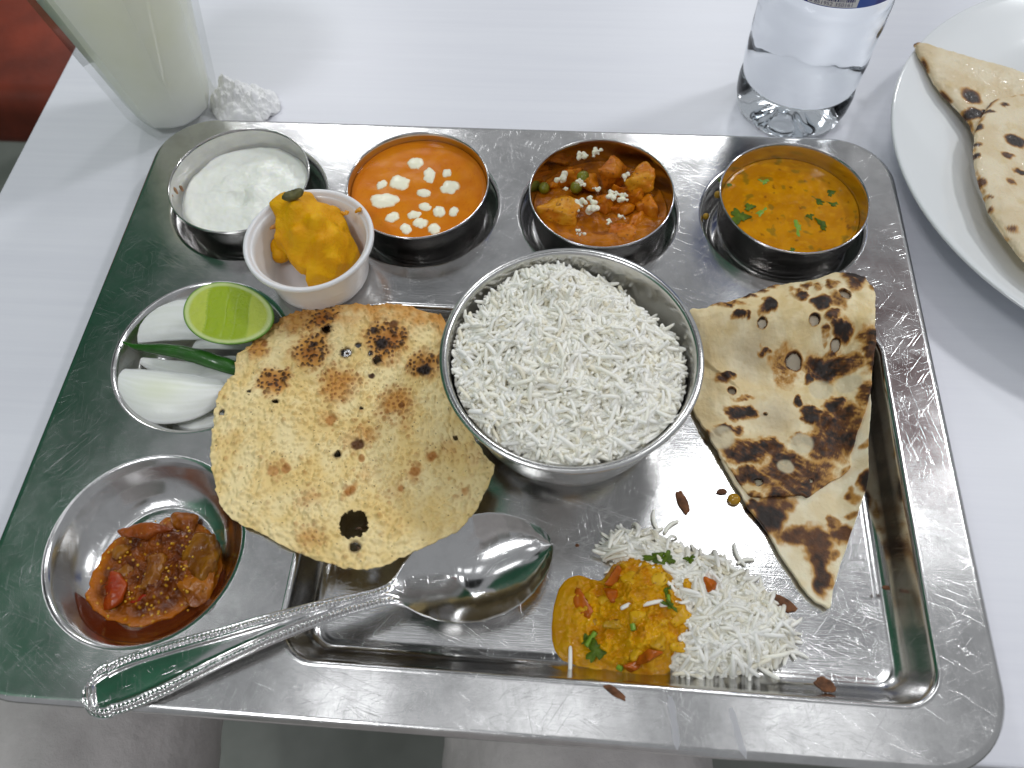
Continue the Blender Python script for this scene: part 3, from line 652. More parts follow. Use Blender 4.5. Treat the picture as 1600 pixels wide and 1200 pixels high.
def char_spots(X, Y, spots, zf, warp=0.25, k=28.0):
    """Darkness 0..1 from burn spots given as (u, v, ru, rv, strength) seen on height zf."""
    d = np.zeros(len(X)); wx = warp * fbm(X * 1.5, Y * 1.5, 2.2, 4); wy = warp * fbm(X * 1.5, Y * 1.5, 7.7, 4)
    for sp in spots:
        u, v, ru, rv, st = sp; c = at(u, v, zf); q = np.sqrt(((X + wx - c[0]) * k / ru) ** 2 + ((Y + wy - c[1]) * k / rv) ** 2)
        d = np.maximum(d, st * (1 - sst(0.40, 1.30, q)))
    return d
CHAR = [(0.62, 0.47, 0.27), (0.50, 0.26, 0.06), (0.12, 0.042, 0.010), (0.018, 0.010, 0.007)]
def bread_col(d, base, C=CHAR):
    c = mix(base, C[1], sst(0.08, 0.42, d)); c = mix(c, C[2], sst(0.36, 0.62, d)); return mix(c, C[3], sst(0.58, 0.92, d))
def naan(px, zf, spots, label, seed, thick=0.42, origin=None):
    O = smooth_loop(np.array([p[:2] for p in on(px, zf)]), 260)
    def zt(x, y, s): return zf(x, y) + thick * (1 - s ** 7) ** .5 * 0.9 + 0.10 * fbm(x * .9, y * .9, seed, 3) * (1 - s ** 6) + 0.05 * fbm(x * 3, y * 3, seed + 5, 3)
    def cf(x, y, s, z):
        base = mix((0.66, 0.53, 0.33), (0.74, 0.64, 0.45), sst(-0.3, 0.3, fbm(x * .6, y * .6, seed, 4))); base = mix(base, (0.60, 0.45, 0.20), sst(0.1, 0.5, fbm(x * 1.1 + 5, y * 1.1, seed, 4)) * 0.5)
        d = char_spots(x, y, spots, 2.9) ; e = sst(0.93, 1.0, s) * sst(-0.1, 0.35, fbm(x * .9, y * .9, seed + 9, 3)) * 0.75
        return bread_col(np.maximum(d, e) + 0.10 * fbm(x * 4, y * 4, seed, 3) * (d > 0.1), base)
    V, F, C = sheet(O, 70, zt, zbot=lambda x, y, s: zf(x, y) + 0 * x, col=cf, ragged=0.08)
    return put('naan', V, F, m_naan, cols=C, label=label, cat='bread', group='naan pieces on the white plate')
plate_z = lambda x, y: float(np.interp(math.hypot(x - PX, y - PY), [0, 7, 9.5, 13.1, 15], [1.3, 1.5, 2.1, 2.7, 2.8]))
vplate = lambda x, y: np.interp(np.hypot(x - PX, y - PY), [0, 7, 9.5, 13.1, 15], [1.3, 1.5, 2.1, 2.7, 2.8])
vp2 = lambda x, y: vplate(x, y) + 0.55
naan([(1427, 70), (1460, 76), (1487, 84), (1530, 96), (1562, 105), (1600, 117), (1680, 150), (1700, 210), (1620, 250), (1550, 235), (1521, 212), (1512, 192), (1491, 169), (1466, 142), (1447, 110)], vplate,
     [(1525, 140, 16, 14, 1.0), (1532, 163, 17, 10, 1.05), (1487, 150, 6, 4, .5), (1508, 178, 6, 5, .7), (1552, 160, 8, 5, .9)], 'pointed triangle of naan at the back of the plate, its tip over the rim', 3)
naan([(1562, 154), (1545, 166), (1531, 188), (1522, 213), (1520, 248), (1527, 285), (1537, 312), (1546, 336), (1557, 355), (1570, 373), (1600, 410), (1660, 445), (1720, 420), (1740, 280), (1690, 165), (1620, 148)], vp2,
     [(1592, 210, 18, 14, 1.1), (1579, 237, 11, 7, .75), (1600, 262, 12, 8, .9), (1533, 193, 8, 8, 1.0), (1528, 222, 7, 6, .8), (1526, 241, 6, 5, .9), (1535, 285, 8, 8, .65), (1543, 311, 6, 4, .6), (1580, 282, 8, 9, .6), (1578, 363, 9, 6, .6), (1575, 154, 8, 4, .8), (1547, 330, 5, 5, .6), (1550, 168, 8, 4, .8)],
     'rounded buttered naan piece lying in front on the plate', 8)

# ------------------------------------------------------------------ dessert cup
CX, CY, CZ = -8.28, 4.55, TZ + 0.005
m_cup = pmat('translucent white plastic', (0.78, 0.78, 0.80), 0.3, sss=0.6, sss_r=(1, 0.9, 0.85), sss_cm=0.3, coat=0.1)
cp = [(0, 0.03), (1.9, 0.03), (2.05, 0.06), (2.12, 0.18)] + [(2.12 + 0.42 * z / 2.3 + (0.012 if int(z * 12) % 2 else 0), z) for z in np.linspace(0.25, 2.25, 25)] + [(2.62, 2.3), (2.78, 2.34), (2.82, 2.42), (2.82, 2.56), (2.76, 2.62), (2.66, 2.6), (2.60, 2.52), (2.56, 2.42), (2.52, 2.40), (2.47, 2.38), (2.42, 2.0), (2.12, 0.3), (2.0, 0.16), (0, 0.14)]
V, F = lathe(cp, (CX, CY, CZ), 96); put('plastic_cup', V, F, m_cup, origin=(CX, CY, CZ), label='small white plastic cup with orange halwa, beside the yogurt bowl', cat='cup')
m_hal = pmat('halwa', 'tint', 0.42, sss=0.2, sss_r=(1, 0.5, 0.08), sss_cm=0.15, spec=0.25, bumps=((8, 0.035), (22, 0.02)))
b = bmesh.new(); hb = CZ + 0.15
def hp(u, v, z): return at(u, v, z)
hz = [(419, 315, 4.9), (431, 303, 5.0), (443, 297, 5.0), (468, 296, 5.0), (485, 297, 4.9), (499, 313, 4.7), (524, 320, 4.3), (538, 338, 4.0), (547, 364, 3.6), (559, 387, 3.2), (548, 408, 3.0), (519, 432, 2.9), (477, 437, 2.9),
      (482, 416, 3.4), (464, 411, 3.6), (447, 394, 3.85), (438, 378, 4.1), (426, 367, 4.3), (429, 338, 4.7)]
HB = np.array([at(*p) for p in hz]); HI = np.vstack([HB, [at(*p) for p in [(490, 340, 5.05), (500, 375, 4.5), (522, 362, 4.25), (460, 318, 5.2), (515, 402, 3.75), (460, 360, 4.75)]]])
def htop(x, y, s):
    w = 1 / ((x[:, None] - HI[:, 0]) ** 2 + (y[:, None] - HI[:, 1]) ** 2 + .03) ** 1.6; return (w * HI[:, 2]).sum(1) / w.sum(1) + 0.12 * (1 - s ** 4) - .1 * s ** 10
def hbot(x, y, s):
    t = htop(x, y, s); e = at(500, 375, 4)[:2]; k = sst(-.9, .7, (x - e[0]) + .1 * (y - e[1])); return np.maximum(hb, np.minimum(t - .25, t - .75 - 2.4 * k - .5 * (1 - s)))
V, F, _ = sheet(smooth_loop(HB[:, :2], 200), 30, htop, zbot=hbot, centre=at(495, 362, 4.4)[:2])
vs_ = [b.verts.new(v) for v in V]
for f in F: b.faces.new([vs_[i] for i in f])
for u, v, z, r in [(424, 384, 2.9, (.62, .42, .5)), (440, 398, 2.7, (.5, .35, .4)), (450, 375, 3.3, (.6, .5, .6))]: ball(b, at(u, v, z), r, .3)
def hd(x, y, z): return 0.06 * fbm(x * 1.1, y * 1.1, z * 1.1, 4) + 0.05 * np.abs(fbm(x * 5, y * 5, z * 5, 3)) * sst(-.1, .3, fbm(x * .8, y * .8, z * .8 + 4, 2)) + .015 * fbm(x * 9, y * 9, z * 9, 2)
V, F = remesh(b, 0.055, 5, hd)
V[:, 2] = np.maximum(V[:, 2], hb)
rad = np.hypot(V[:, 0] - CX, V[:, 1] - CY); lim = 2.08 + 0.14 * (V[:, 2] - CZ - .2); k = np.where((V[:, 2] < CZ + 2.6) & (rad > lim), lim / np.maximum(rad, 1e-6), 1)
V[:, 0] = CX + (V[:, 0] - CX) * k; V[:, 1] = CY + (V[:, 1] - CY) * k
t = sst(-0.25, 0.3, fbm(V[:, 0] * 1.2, V[:, 1] * 1.2, V[:, 2] * 1.2, 3))
C = mix((0.74, 0.345, 0.002), (0.80, 0.425, 0.003), t)
hal = put('halwa', V, F, m_hal, origin=(CX, CY, hb), cols=C, label='bitten scoop of bright orange halwa topped with a pistachio', cat='dessert')
m_pis = pmat('pistachio', (0.10, 0.095, 0.03), 0.5, var=(3, 0.5)); b = bmesh.new()
c = at(457, 305, 5.45); ball(b, c, (.48, .24, .2), 0.45); ball(b, c + (.2, .1, .05), (.3, .18, .18), 0.6); V, F = remesh(b, 0.05, 1, hd); put('pistachio', V, F, m_pis, parent=hal)
m_alm = pmat('almond sliver', (0.50, 0.22, 0.05), 0.5); b = bmesh.new(); ball(b, at(434, 351, 4.32), (.45, .1, .12), 0.7); V, F = remesh(b, 0.05, 1); put('almond_sliver', V, F, m_alm, parent=hal)
for k, (u, v, z, r) in enumerate([(539, 333, 4.6, .1), (561, 330, 4.63, .12)]):
    crumb(at(u, v, z), r * 1.6, 70 + k, hal, pmat('halwa crumb', (0.7, 0.29, 0.005), 0.35) if k == 0 else bpy.data.materials['halwa crumb'], 'halwa_crumb')

# ------------------------------------------------------------------ rice bowl
RX, RY, RZ = 3.22, -1.2, FZ + 0.01
rb = [(0, 0.25), (2.3, 0.25), (2.42, 0.0), (2.6, 0.0), (2.66, 0.22), (3.0, 0.34), (3.5, 0.75), (3.86, 1.4), (4.15, 2.3), (4.45, 3.5), (4.68, 4.5), (4.78, 4.95), (4.86, 5.12), (4.95, 5.19), (4.97, 5.24), (4.94, 5.29), (4.78, 5.31), (4.68, 5.27), (4.63, 5.12),
      (4.57, 4.6), (4.36, 3.5), (4.05, 2.3), (3.75, 1.45), (3.4, 0.85), (2.9, 0.5), (2.2, 0.4), (0, 0.4)]
V, F = lathe(rb, (RX, RY, RZ), 128); put('rice_bowl', V, F, M_RBOWL, origin=(RX, RY, RZ), label='deep steel bowl heaped with plain white rice, in the tray centre', cat='bowl')
m_rice = pmat('boiled rice', 'tint', 0.36, sss=0.3, sss_r=(1, 0.95, 0.85), sss_cm=0.08, spec=0.35)
def rice_grains(P, D, U, L, Wd, bend, seed):
    """Grain meshes: P centres, D long axes, U bend directions, L lengths, Wd radii."""
    n = len(P); D = D / np.linalg.norm(D, axis=1)[:, None]
    U = U - (U * D).sum(1)[:, None] * D; U /= np.linalg.norm(U, axis=1)[:, None] + 1e-9; W = np.cross(D, U)
    tk = np.array([-1, -0.9, -0.6, -0.2, 0.2, 0.6, 0.9, 1.0]); rk = np.array([0.45, 0.84, 1.0, 1.0, 0.98, 0.95, 0.78, 0.38]); m = 6
    an = np.arange(m) * 2 * np.pi / m
    cen = P[:, None] + D[:, None] * (tk[None, :, None] * L[:, None, None] / 2) + U[:, None] * ((0.5 - tk ** 2)[None, :, None] * bend[:, None, None] * L[:, None, None])
    q = cen[:, :, None] + (U[:, None, None] * np.cos(an)[None, None, :, None] * 0.85 + W[:, None, None] * np.sin(an)[None, None, :, None]) * (rk[None, :, None, None] * Wd[:, None, None, None])
    V = q.reshape(-1, 3); K = len(tk); F = []
    i = np.arange(m); j = (i + 1) % m
    base = (np.arange(n) * K * m)[:, None, None]
    rows = np.arange(K - 1)[None, :, None] * m
    A = np.stack([base + rows + i, base + rows + j, base + rows + m + j, base + rows + m + i], -1).reshape(-1, 4)
    cap = np.concatenate([np.array([[0, 3, 2, 1], [0, 5, 4, 3]]), (K - 1) * m + np.array([[0, 1, 2, 3], [0, 3, 4, 5]])])
    B = (np.arange(n)[:, None, None] * K * m + cap[None]).reshape(-1, 4)
    r = np.random.default_rng(seed)
    c = mix((0.94, 0.91, 0.80), (0.965, 0.95, 0.895), r.random(n)); c = mix(c, (0.82, 0.74, 0.54), (r.random(n) < 0.06) * 0.5)
    return V, np.vstack([A, B]), np.repeat(c, K * m, axis=0)
def rice_heap(name, inside, zf, n, seed, centre_rand, tilt, label, cat, base=None, depth=0.22, lift=0.05, Lm=1.06):
    r = np.random.default_rng(seed); P = []
    while len(P) < n:
        x, y = centre_rand(r)
        if inside(x, y): P.append((x, y))
    P = np.array(P); z = zf(P[:, 0], P[:, 1]) + r.uniform(-depth, lift, n)
    e = 0.05; gx = (zf(P[:, 0] + e, P[:, 1]) - zf(P[:, 0] - e, P[:, 1])) / (2 * e); gy = (zf(P[:, 0], P[:, 1] + e) - zf(P[:, 0], P[:, 1] - e)) / (2 * e)
    a = 2 * np.pi * worley(P[:, 0] / .62 + seed, P[:, 1] / .62)[2] + r.normal(0, 0.55, n); k2 = r.random(n) < .3; a[k2] = r.uniform(0, 6.3, k2.sum()); D = np.c_[np.cos(a), np.sin(a), np.cos(a) * gx + np.sin(a) * gy + r.normal(0, tilt, n)]
    U = np.c_[r.normal(0, .5, (n, 2)), np.ones(n)]
    L = r.normal(Lm, 0.25, n).clip(0.3, 1.45); Wd = r.normal(0.083, 0.011, n).clip(.058, .11); bend = r.normal(0.0, 0.13, n)
    k = r.random(n) < 0.18; bend[k] += r.choice([-1, 1], k.sum()) * 0.18
    V, F, C = rice_grains(np.c_[P, z], D, U, L, Wd, bend, seed)
    return V, F, C
def rz(x, y):
    d = np.hypot(x - RX, y - RY); q = np.clip(d / 4.5, 0, 1.3)
    h = 4.84 + 0.60 * (1 - q ** 2) + 0.30 * fbm(x * .6, y * .6, 61, 3) + 0.14 * fbm(x * 1.9, y * 1.9, 63, 2)
    h = h - 0.55 * sst(0.4, 1, q) * np.clip((x - RX) * 0.55 + (y - RY) * 0.8, 0, 9) / 4.5 * 1.5 + 0.75 * np.exp(-((x - RX + 0.9) ** 2 + (y - RY - 3.4) ** 2) / 1.6)
    return RZ + h
def rin(x, y):
    a = math.atan2(y - RY, x - RX); lim = 4.42 - 0.75 * math.exp(-((a - 0.75) / 0.5) ** 2) - 0.35 * math.exp(-((a - 2.65) / 0.3) ** 2); return math.hypot(x - RX, y - RY) < lim + 0.12 * math.sin(7 * a)
V1, F1, C1 = rice_heap('', rin, rz, 4200, 21, lambda r: (RX + r.uniform(-4.5, 4.5), RY + r.uniform(-4.5, 4.5)), 0.36, '', '', depth=0.32, lift=0.12)
d = np.hypot(V1[:, 0] - RX, V1[:, 1] - RY); lim = np.interp(V1[:, 2] - RZ, [0, 2.3, 3.5, 4.6, 5.1, 5.35, 6], [2, 3.95, 4.26, 4.48, 4.55, 4.75, 9]); k = np.where(d > lim, lim / d, 1)
V1[:, 0] = RX + (V1[:, 0] - RX) * k; V1[:, 1] = RY + (V1[:, 1] - RY) * k
O = np.array([(RX + 4.05 * math.cos(a), RY + 4.05 * math.sin(a)) for a in np.linspace(0, 2 * math.pi, 90, endpoint=False)])
V2, F2, C2 = sheet(O, 24, lambda x, y, s: rz(x, y) - 0.36 - 0.25 * s ** 6, zbot=lambda x, y, s: RZ + 2.6 + 0 * x, col=lambda x, y, s, z: np.tile([0.84, 0.82, 0.74], (len(x), 1)), centre=(RX, RY))
Vr, Fr = join((V1, F1), (V2, F2))
put('cooked_rice', Vr, Fr, m_rice, origin=(RX, RY, RZ + 2.6), cols=np.vstack([C1, C2]), label='heap of plain white long-grain rice in the deep steel bowl', cat='rice', kind='stuff')

# ------------------------------------------------------------------ rice and dal left on the tray
RP = smooth_loop(np.array([at(u, v, 0.5)[:2] for u, v in [(945, 852), (985, 828), (1030, 838), (1070, 862), (1110, 872), (1150, 890), (1190, 925), (1230, 965), (1236, 1005), (1205, 1038), (1150, 1048), (1105, 1054), (1065, 1052), (1040, 1000), (1010, 930), (960, 880)]]), 200)
def in_poly(P):
    x, y = P[:, 0], P[:, 1]; x2, y2 = np.roll(x, -1), np.roll(y, -1)
    def f(px, py): return bool(np.count_nonzero(((y > py) != (y2 > py)) & (px < (x2 - x) * (py - y) / (y2 - y + 1e-12) + x)) % 2)
    return f
pin = in_poly(RP); lo, hi = RP.min(0), RP.max(0); pcx = RP.mean(0)
def dist_poly(x, y): return np.min(np.hypot(np.asarray(x)[..., None] - RP[:, 0], np.asarray(y)[..., None] - RP[:, 1]), -1)
def pz(x, y): return FZ + 0.10 + 0.95 * (1 - np.exp(-dist_poly(x, y) / 0.75)) + 0.12 * fbm(x * .8, y * .8, 71, 3)
V1, F1, C1 = rice_heap('', pin, pz, 1250, 31, lambda r: (r.uniform(lo[0], hi[0]), r.uniform(lo[1], hi[1])), 0.18, '', '', depth=0.3, lift=0.06)
g_ = V1[:, 2].reshape(-1, 48); V1[:, 2] = (g_ + np.maximum(FZ + 0.015 - g_.min(1), 0)[:, None]).ravel()
V2, F2, C2 = sheet(pcx + (RP - pcx) * 0.9, 20, lambda x, y, s: np.maximum(pz(x, y) - 0.25, FZ + 0.02) * (1 - s ** 12) + (FZ + .02) * s ** 12, zbot=lambda x, y, s: FZ + 0.01 + 0 * x, col=lambda x, y, s, z: np.tile([0.74, 0.71, 0.60], (len(x), 1)))
Vr, Fr = join((V1, F1), (V2, F2))
put('rice_portion', Vr, Fr, m_rice, origin=(*pcx, FZ), cols=np.vstack([C1, C2]), label='small heap of white rice beside spooned dal on the tray floor', cat='rice', kind='stuff')
lg = 'loose rice grains lying on the tray floor'
for k, (u, v, rot, L, dd) in enumerate([(1154, 866, 1.95, 1.0, 0), (1165, 876, 0.25, .7, .0), (1023, 812, 1.75, .85, .0), (1048, 822, .75, .8, 0), (1243, 1022, -0.15, .95, 0), (1238, 1012, -.7, .6, 0)]):
    c = at(u, v, FZ + .11)
    V, F, C = rice_grains(c[None], np.array([[math.cos(rot), math.sin(rot), 0.0]]), np.array([[-math.sin(rot), math.cos(rot), .2]]), np.array([L]), np.array([.095]), np.array([.12]), 5 + k)
    put('rice_grain', V, F, m_rice, cols=C, cat='rice grain', group=lg, label=['upright curved rice grain beyond the rice heap, toward the folded roti', 'short rice grain crossing the end of the curved one near the roti', 'rice grain pointing back from the top of the rice heap',
        'slanted rice grain beside the topmost one of the rice heap', 'long rice grain off the heap by the tray\'s front wall', 'short rice grain off the heap below the roti tip'][k])
dpx = [(868, 935), (882, 906), (905, 896), (940, 900), (962, 872), (1000, 853), (1035, 852), (1075, 872), (1108, 900), (1104, 935), (1098, 970), (1090, 1000), (1062, 1030), (1040, 1052), (1000, 1055), (950, 1050), (900, 1040), (872, 1022), (862, 985)]
DP = smooth_loop(np.array([at(u, v, 0.6 if u < 930 else 0.95)[:2] for u, v in dpx]), 300); dcx = DP.mean(0)
def dz(x, y, s):
    e = np.clip(1 - s ** 5, 0, 1) ** 0.6; side = sst(4.2, 6.2, x + 0.25 * (y + 9))
    body = 0.20 + 0.78 * side * (1 - 0.5 * s ** 3)
    lump = (0.26 * fbm(x * 1.1, y * 1.1, 81, 4) + 0.42 * np.clip(fbm(x * 2.6, y * 2.6, 85, 3) + .05, 0, 1) + 0.12 * np.clip(fbm(x * 6, y * 6, 88, 2), -.2, 1)) * (0.25 + 0.75 * sst(3.0, 4.6, x))
    return FZ + 0.03 + e * np.maximum(body + lump, 0.12)
def dc(x, y, s, z):
    n = fbm(x * 1.0, y * 1.0, 91, 4); c = mix((0.56, 0.25, 0.002), (0.70, 0.36, 0.004), sst(-0.25, 0.3, n))
    l = sst(0.02, 0.28, fbm(x * 2.6, y * 2.6, 85, 3)); c = mix(c, (0.66, 0.36, 0.012), l * 0.8)
    o = sst(0.1, 0.35, fbm(x * 1.3 + 6, y * 1.3, 95, 3)); c = mix(c, (0.52, 0.15, 0.003), o * 0.5); return mix(c, (0.46, 0.22, 0.002), (1 - sst(3.0, 4.4, x)) * 0.7)
V, F, C = sheet(DP, 90, dz, zbot=lambda x, y, s: FZ + 0.01 + 0 * x, col=dc, ragged=0.05)
m_dal2 = pmat('thick dal', 'tint', 0.12, sss=0.12, sss_r=(1, 0.5, 0.06), sss_cm=0.12, spec=0.28, bumps=((3, 0.05), (9, 0.02)))
dal2 = put('dal_portion', V, F, m_dal2, origin=(*dcx, FZ), cols=C, label='lumpy yellow dal spooned over rice on the tray floor', cat='dal')
m_tom = pmat('cooked tomato', (0.42, 0.10, 0.004), 0.2, sss=0.2, sss_r=(1, 0.25, 0.1), sss_cm=0.1, spec=0.3, var=(2, 0.35))
def dtop(u, v, lift=0.0):
    z = 1.0
    for _ in range(4):
        p = at(u, v, z); s = np.array([0.4]); z = float(dz(np.array([p[0]]), np.array([p[1]]), s)[0]) + lift
    return at(u, v, z)
for k, (u, v, sz, rot) in enumerate([(956, 899, (.5, .35, .3), .4), (912, 942, (.35, .65, .2), .3), (1012, 1030, (.6, .3, .22), .6), (1105, 908, (.3, .4, .25), .2), (957, 928, (.3, .4, .2), 1.0), (985, 1040, (.4, .25, .2), .2)]):
    c = dtop(u, v, -.06); b = bmesh.new(); q = np.random.default_rng(300 + k); P = q.normal(size=(10, 3)); P /= np.linalg.norm(P, axis=1)[:, None]; P *= np.array(sz) * 1.2
    P = np.c_[P[:, 0] * math.cos(rot) - P[:, 1] * math.sin(rot), P[:, 0] * math.sin(rot) + P[:, 1] * math.cos(rot), P[:, 2]] + c; hull(b, P)
    V, F = remesh(b, 0.05, 3, lambda x, y, z: 0.04 * fbm(x * 3, y * 3, z * 3, 2)); put('tomato_piece', V, F, m_tom, parent=dal2)
for k, (u, v, sz, rt, bs, hi) in enumerate([(985, 905, (.5, .4, .22), .3, (.62, .32, .004), (.72, .44, .02)), (1030, 905, (.45, .35, .2), .9, (.62, .34, .006), (.74, .46, .03)), (1060, 960, (.5, .45, .25), .2, (.60, .30, .004), (.72, .40, .012)), (1000, 965, (.55, .4, .2), .6, (.58, .29, .004), (.70, .40, .012)),
        (1030, 1000, (.45, .5, .22), 1.2, (.50, .26, .006), (.64, .36, .02)), (960, 975, (.5, .35, .2), .1, (.44, .24, .008), (.56, .32, .02)), (945, 935, (.4, .3, .18), .5, (.62, .33, .006), (.72, .42, .02)), (1075, 915, (.4, .35, .2), .4, (.60, .28, .004), (.70, .36, .01)), (930, 970, (.45, .5, .18), .8, (.40, .20, .006), (.52, .28, .012)), (995, 1020, (.4, .3, .2), .2, (.60, .32, .006), (.72, .42, .02)), (1060, 1010, (.35, .35, .2), .6, (.58, .30, .006), (.70, .40, .012))]):
    chunk(u, v, dtop(u, v, -.07)[2], sz, rt, 500 + k, dal2, bs, hi, 'vegetable_piece', m_dal2, flat=1.0, npts=12, grow=.95)
for k, (u, v, rp, el) in enumerate([(1024, 872, 14, 1.4), (1043, 872, 12, 1.0), (930, 1018, 16, 1.1), (918, 998, 9, .8), (1042, 925, 8, .6), (1078, 873, 8, 1.2), (1046, 945, 9, .6)]):
    leaf(dtop(u, v, 0.08), rp / 36, 0.7 * k, dal2, seed=k + 3, el=el, curl=0.12)
def rod(pts, r, n=10, taper=None, k=24):
    P = smooth_line(np.array(pts), k); T = np.gradient(P, axis=0); T /= np.linalg.norm(T, axis=1)[:, None]
    up = np.array([0, 0, 1.0]); A = np.cross(T, up); A /= np.linalg.norm(A, axis=1)[:, None]; B = np.cross(A, T)
    rr = r * np.ones(k) if taper is None else np.interp(np.linspace(0, 1, k), np.linspace(0, 1, len(taper)), taper)
    an = np.arange(n) * 2 * np.pi / n
    V = (P[:, None] + (A[:, None] * np.cos(an)[None, :, None] + B[:, None] * np.sin(an)[None, :, None]) * rr[:, None, None]).reshape(-1, 3)
    F = [(a * n + i, a * n + (i + 1) % n, (a + 1) * n + (i + 1) % n, (a + 1) * n + i) for a in range(k - 1) for i in range(n)] + [tuple(range(n))[::-1], tuple((k - 1) * n + i for i in range(n))]
    return V, F, P
for (a, b_) in [((916, 1010), (930, 988)), ((988, 975), (990, 985)), ((965, 1042), (972, 1046)), ((1044, 930), (1046, 950))]:
    V, F, _ = rod([dtop(*a, .12), dtop(*b_, .14)], 0.1 if a[0] != 1044 else .07, k=8); put('coriander_stem', V, F, m_stem, parent=dal2)
for (u, v, rot, L) in [(891, 1030, 1.6, .95), (1078, 924, -.2, .8), (1020, 942, .25, .8), (978, 947, .5, .45), (1038, 945, .1, .35)]:
    c = dtop(u, v, .09); V, F, C = rice_grains(c[None], np.array([[math.cos(rot), math.sin(rot), 0.1]]), np.array([[0, 0, 1.0]]), np.array([L]), np.array([.085]), np.array([.1]), 9); put('rice_grain_on_dal', V, F, m_rice, parent=dal2, cols=C)

# ------------------------------------------------------------------ papad
PZ = 2.2
ppx = [(330, 704), (334, 744), (341, 775), (350, 797), (376, 820), (397, 829), (416, 838), (440, 852), (460, 862), (508, 880), (556, 891), (596, 885), (622, 873), (644, 864), (684, 842), (705, 833), (724, 818), (744, 796), (760, 760), (774, 722), (760, 680), (720, 620), (700, 560),
       (699, 520), (692, 500), (676, 494), (660, 488), (636, 481), (612, 478), (585, 481), (556, 478), (528, 481), (500, 486), (478, 487), (460, 491), (443, 499), (430, 508), (415, 520), (398, 532), (395, 543), (372, 556), (369, 570), (366, 588), (357, 592), (350, 603), (344, 616), (338, 640), (333, 670)]
PO = smooth_loop(np.array([at(u, v, PZ)[:2] for u, v in ppx]), 720)
d = PO - np.array([RX, RY]); l = np.linalg.norm(d, axis=1); PO = np.where((l < 4.3)[:, None], np.array([RX, RY]) + d * (4.3 / l)[:, None], PO)
PO = PO + 0.09 * np.c_[fbm(PO[:, 0] * 2.4, PO[:, 1] * 2.4, 1, 4), fbm(PO[:, 0] * 2.4, PO[:, 1] * 2.4, 5, 4)]
pcx2 = np.array([-5.2, -3.2])
pw = lambda u, v: at(u, v, PZ)
def zoomp(x, y): return (300 + x * 0.4, 440 + y * 0.4)
spots = [(505, 145, 62, .95), (470, 275, 85, .85), (760, 240, 92, .95), (325, 395, 65, .85), (912, 330, 68, .8), (575, 400, 95, .55), (800, 480, 80, .55), (650, 620, 75, .4), (470, 855, 60, .42), (462, 1010, 70, .45), (165, 610, 60, .3), (265, 270, 55, .6),
         (690, 590, 60, .45), (530, 535, 60, .38), (870, 740, 45, .45), (935, 680, 40, .45), (800, 810, 70, .32), (690, 760, 60, .35), (1010, 660, 60, .35), (410, 160, 80, .45), (840, 560, 60, .38), (620, 820, 35, .5), (340, 740, 60, .38), (1060, 820, 50, .3), (1100, 690, 60, .33), (780, 950, 70, .25)]
single = [(650, 637, 20, .85), (745, 250, 26, 1.0), (910, 352, 24, 1.0), (545, 545, 18, .55), (620, 818, 18, .6), (937, 682, 16, .6), (872, 740, 16, .6), (790, 175, 16, .8), (715, 200, 14, .95), (480, 250, 14, .95), (370, 738, 16, .6), (318, 747, 17, .45), (660, 695, 11, .6), (703, 373, 11, .9), (820, 490, 11, .75), (1068, 815, 12, .4), (290, 250, 13, .7), (815, 805, 10, .6)]
hol = [(605, 287, 17), (726, 316, 14), (652, 256, 10), (530, 193, 17), (333, 478, 9), (568, 677, 11), (120, 515, 9), (640, 1040, 15), (1030, 612, 6), (700, 290, 8), (665, 505, 6), (228, 436, 6)]
big = np.array([zoomp(*p) for p in [(575, 930), (605, 905), (640, 900), (655, 925), (662, 950), (680, 965), (670, 990), (640, 1008), (610, 985), (590, 965)]])
bigw = np.array([pw(*p)[:2] for p in big])
def pstuff(X, Y):
    f1, f2, idv = worley(X / 0.21 + 0.5 * fbm(X, Y, 3, 2), Y / 0.21)
    g1, g2, idg = worley(X / 0.30 + 31, Y / 0.30 + 0.5 * fbm(X, Y, 8, 2))
    return f1, idv, g1, idg
def pzf(X, Y, SS):
    f1, idv, g1, idg = pstuff(X, Y)
    bl = np.clip(1 - (f1 / (0.30 + 0.22 * idv)) ** 2, 0, 1) * (0.05 + 0.06 * idv) + (idg > 0.5) * np.clip(1 - (g1 / 0.46) ** 2, 0, 1) ** .8 * 0.12
    w = 0.27 * fbm(X * .28, Y * .28, 101, 3) + 0.05 * fbm(X * .9, Y * .9, 104, 3) + 0.10 * SS ** 8 * fbm(X * .5, Y * .5, 107, 2)
    br = -0.35 * sst(-5, 0, X) * sst(0, -7, Y) * 0.7 + 0.1
    return PZ + bl * (0.7 + .3 * sst(-.4, .2, fbm(X * .7, Y * .7, 111, 2))) + w + br
def phole(X, Y):
    h = np.zeros(len(X), bool); wv = 0.07 * fbm(X * 5, Y * 5, 121, 3)
    for x, y, r in hol:
        c = pw(*zoomp(x, y)); q = np.hypot(X - c[0], (Y - c[1]) * 1.15) + wv; h |= q < r * 0.4 / 33
    c = bigw.mean(0); q = np.hypot(X - c[0] + 0.0, (Y - c[1]) * 0.95) + 2.2 * wv; h |= q < 0.53
    return h
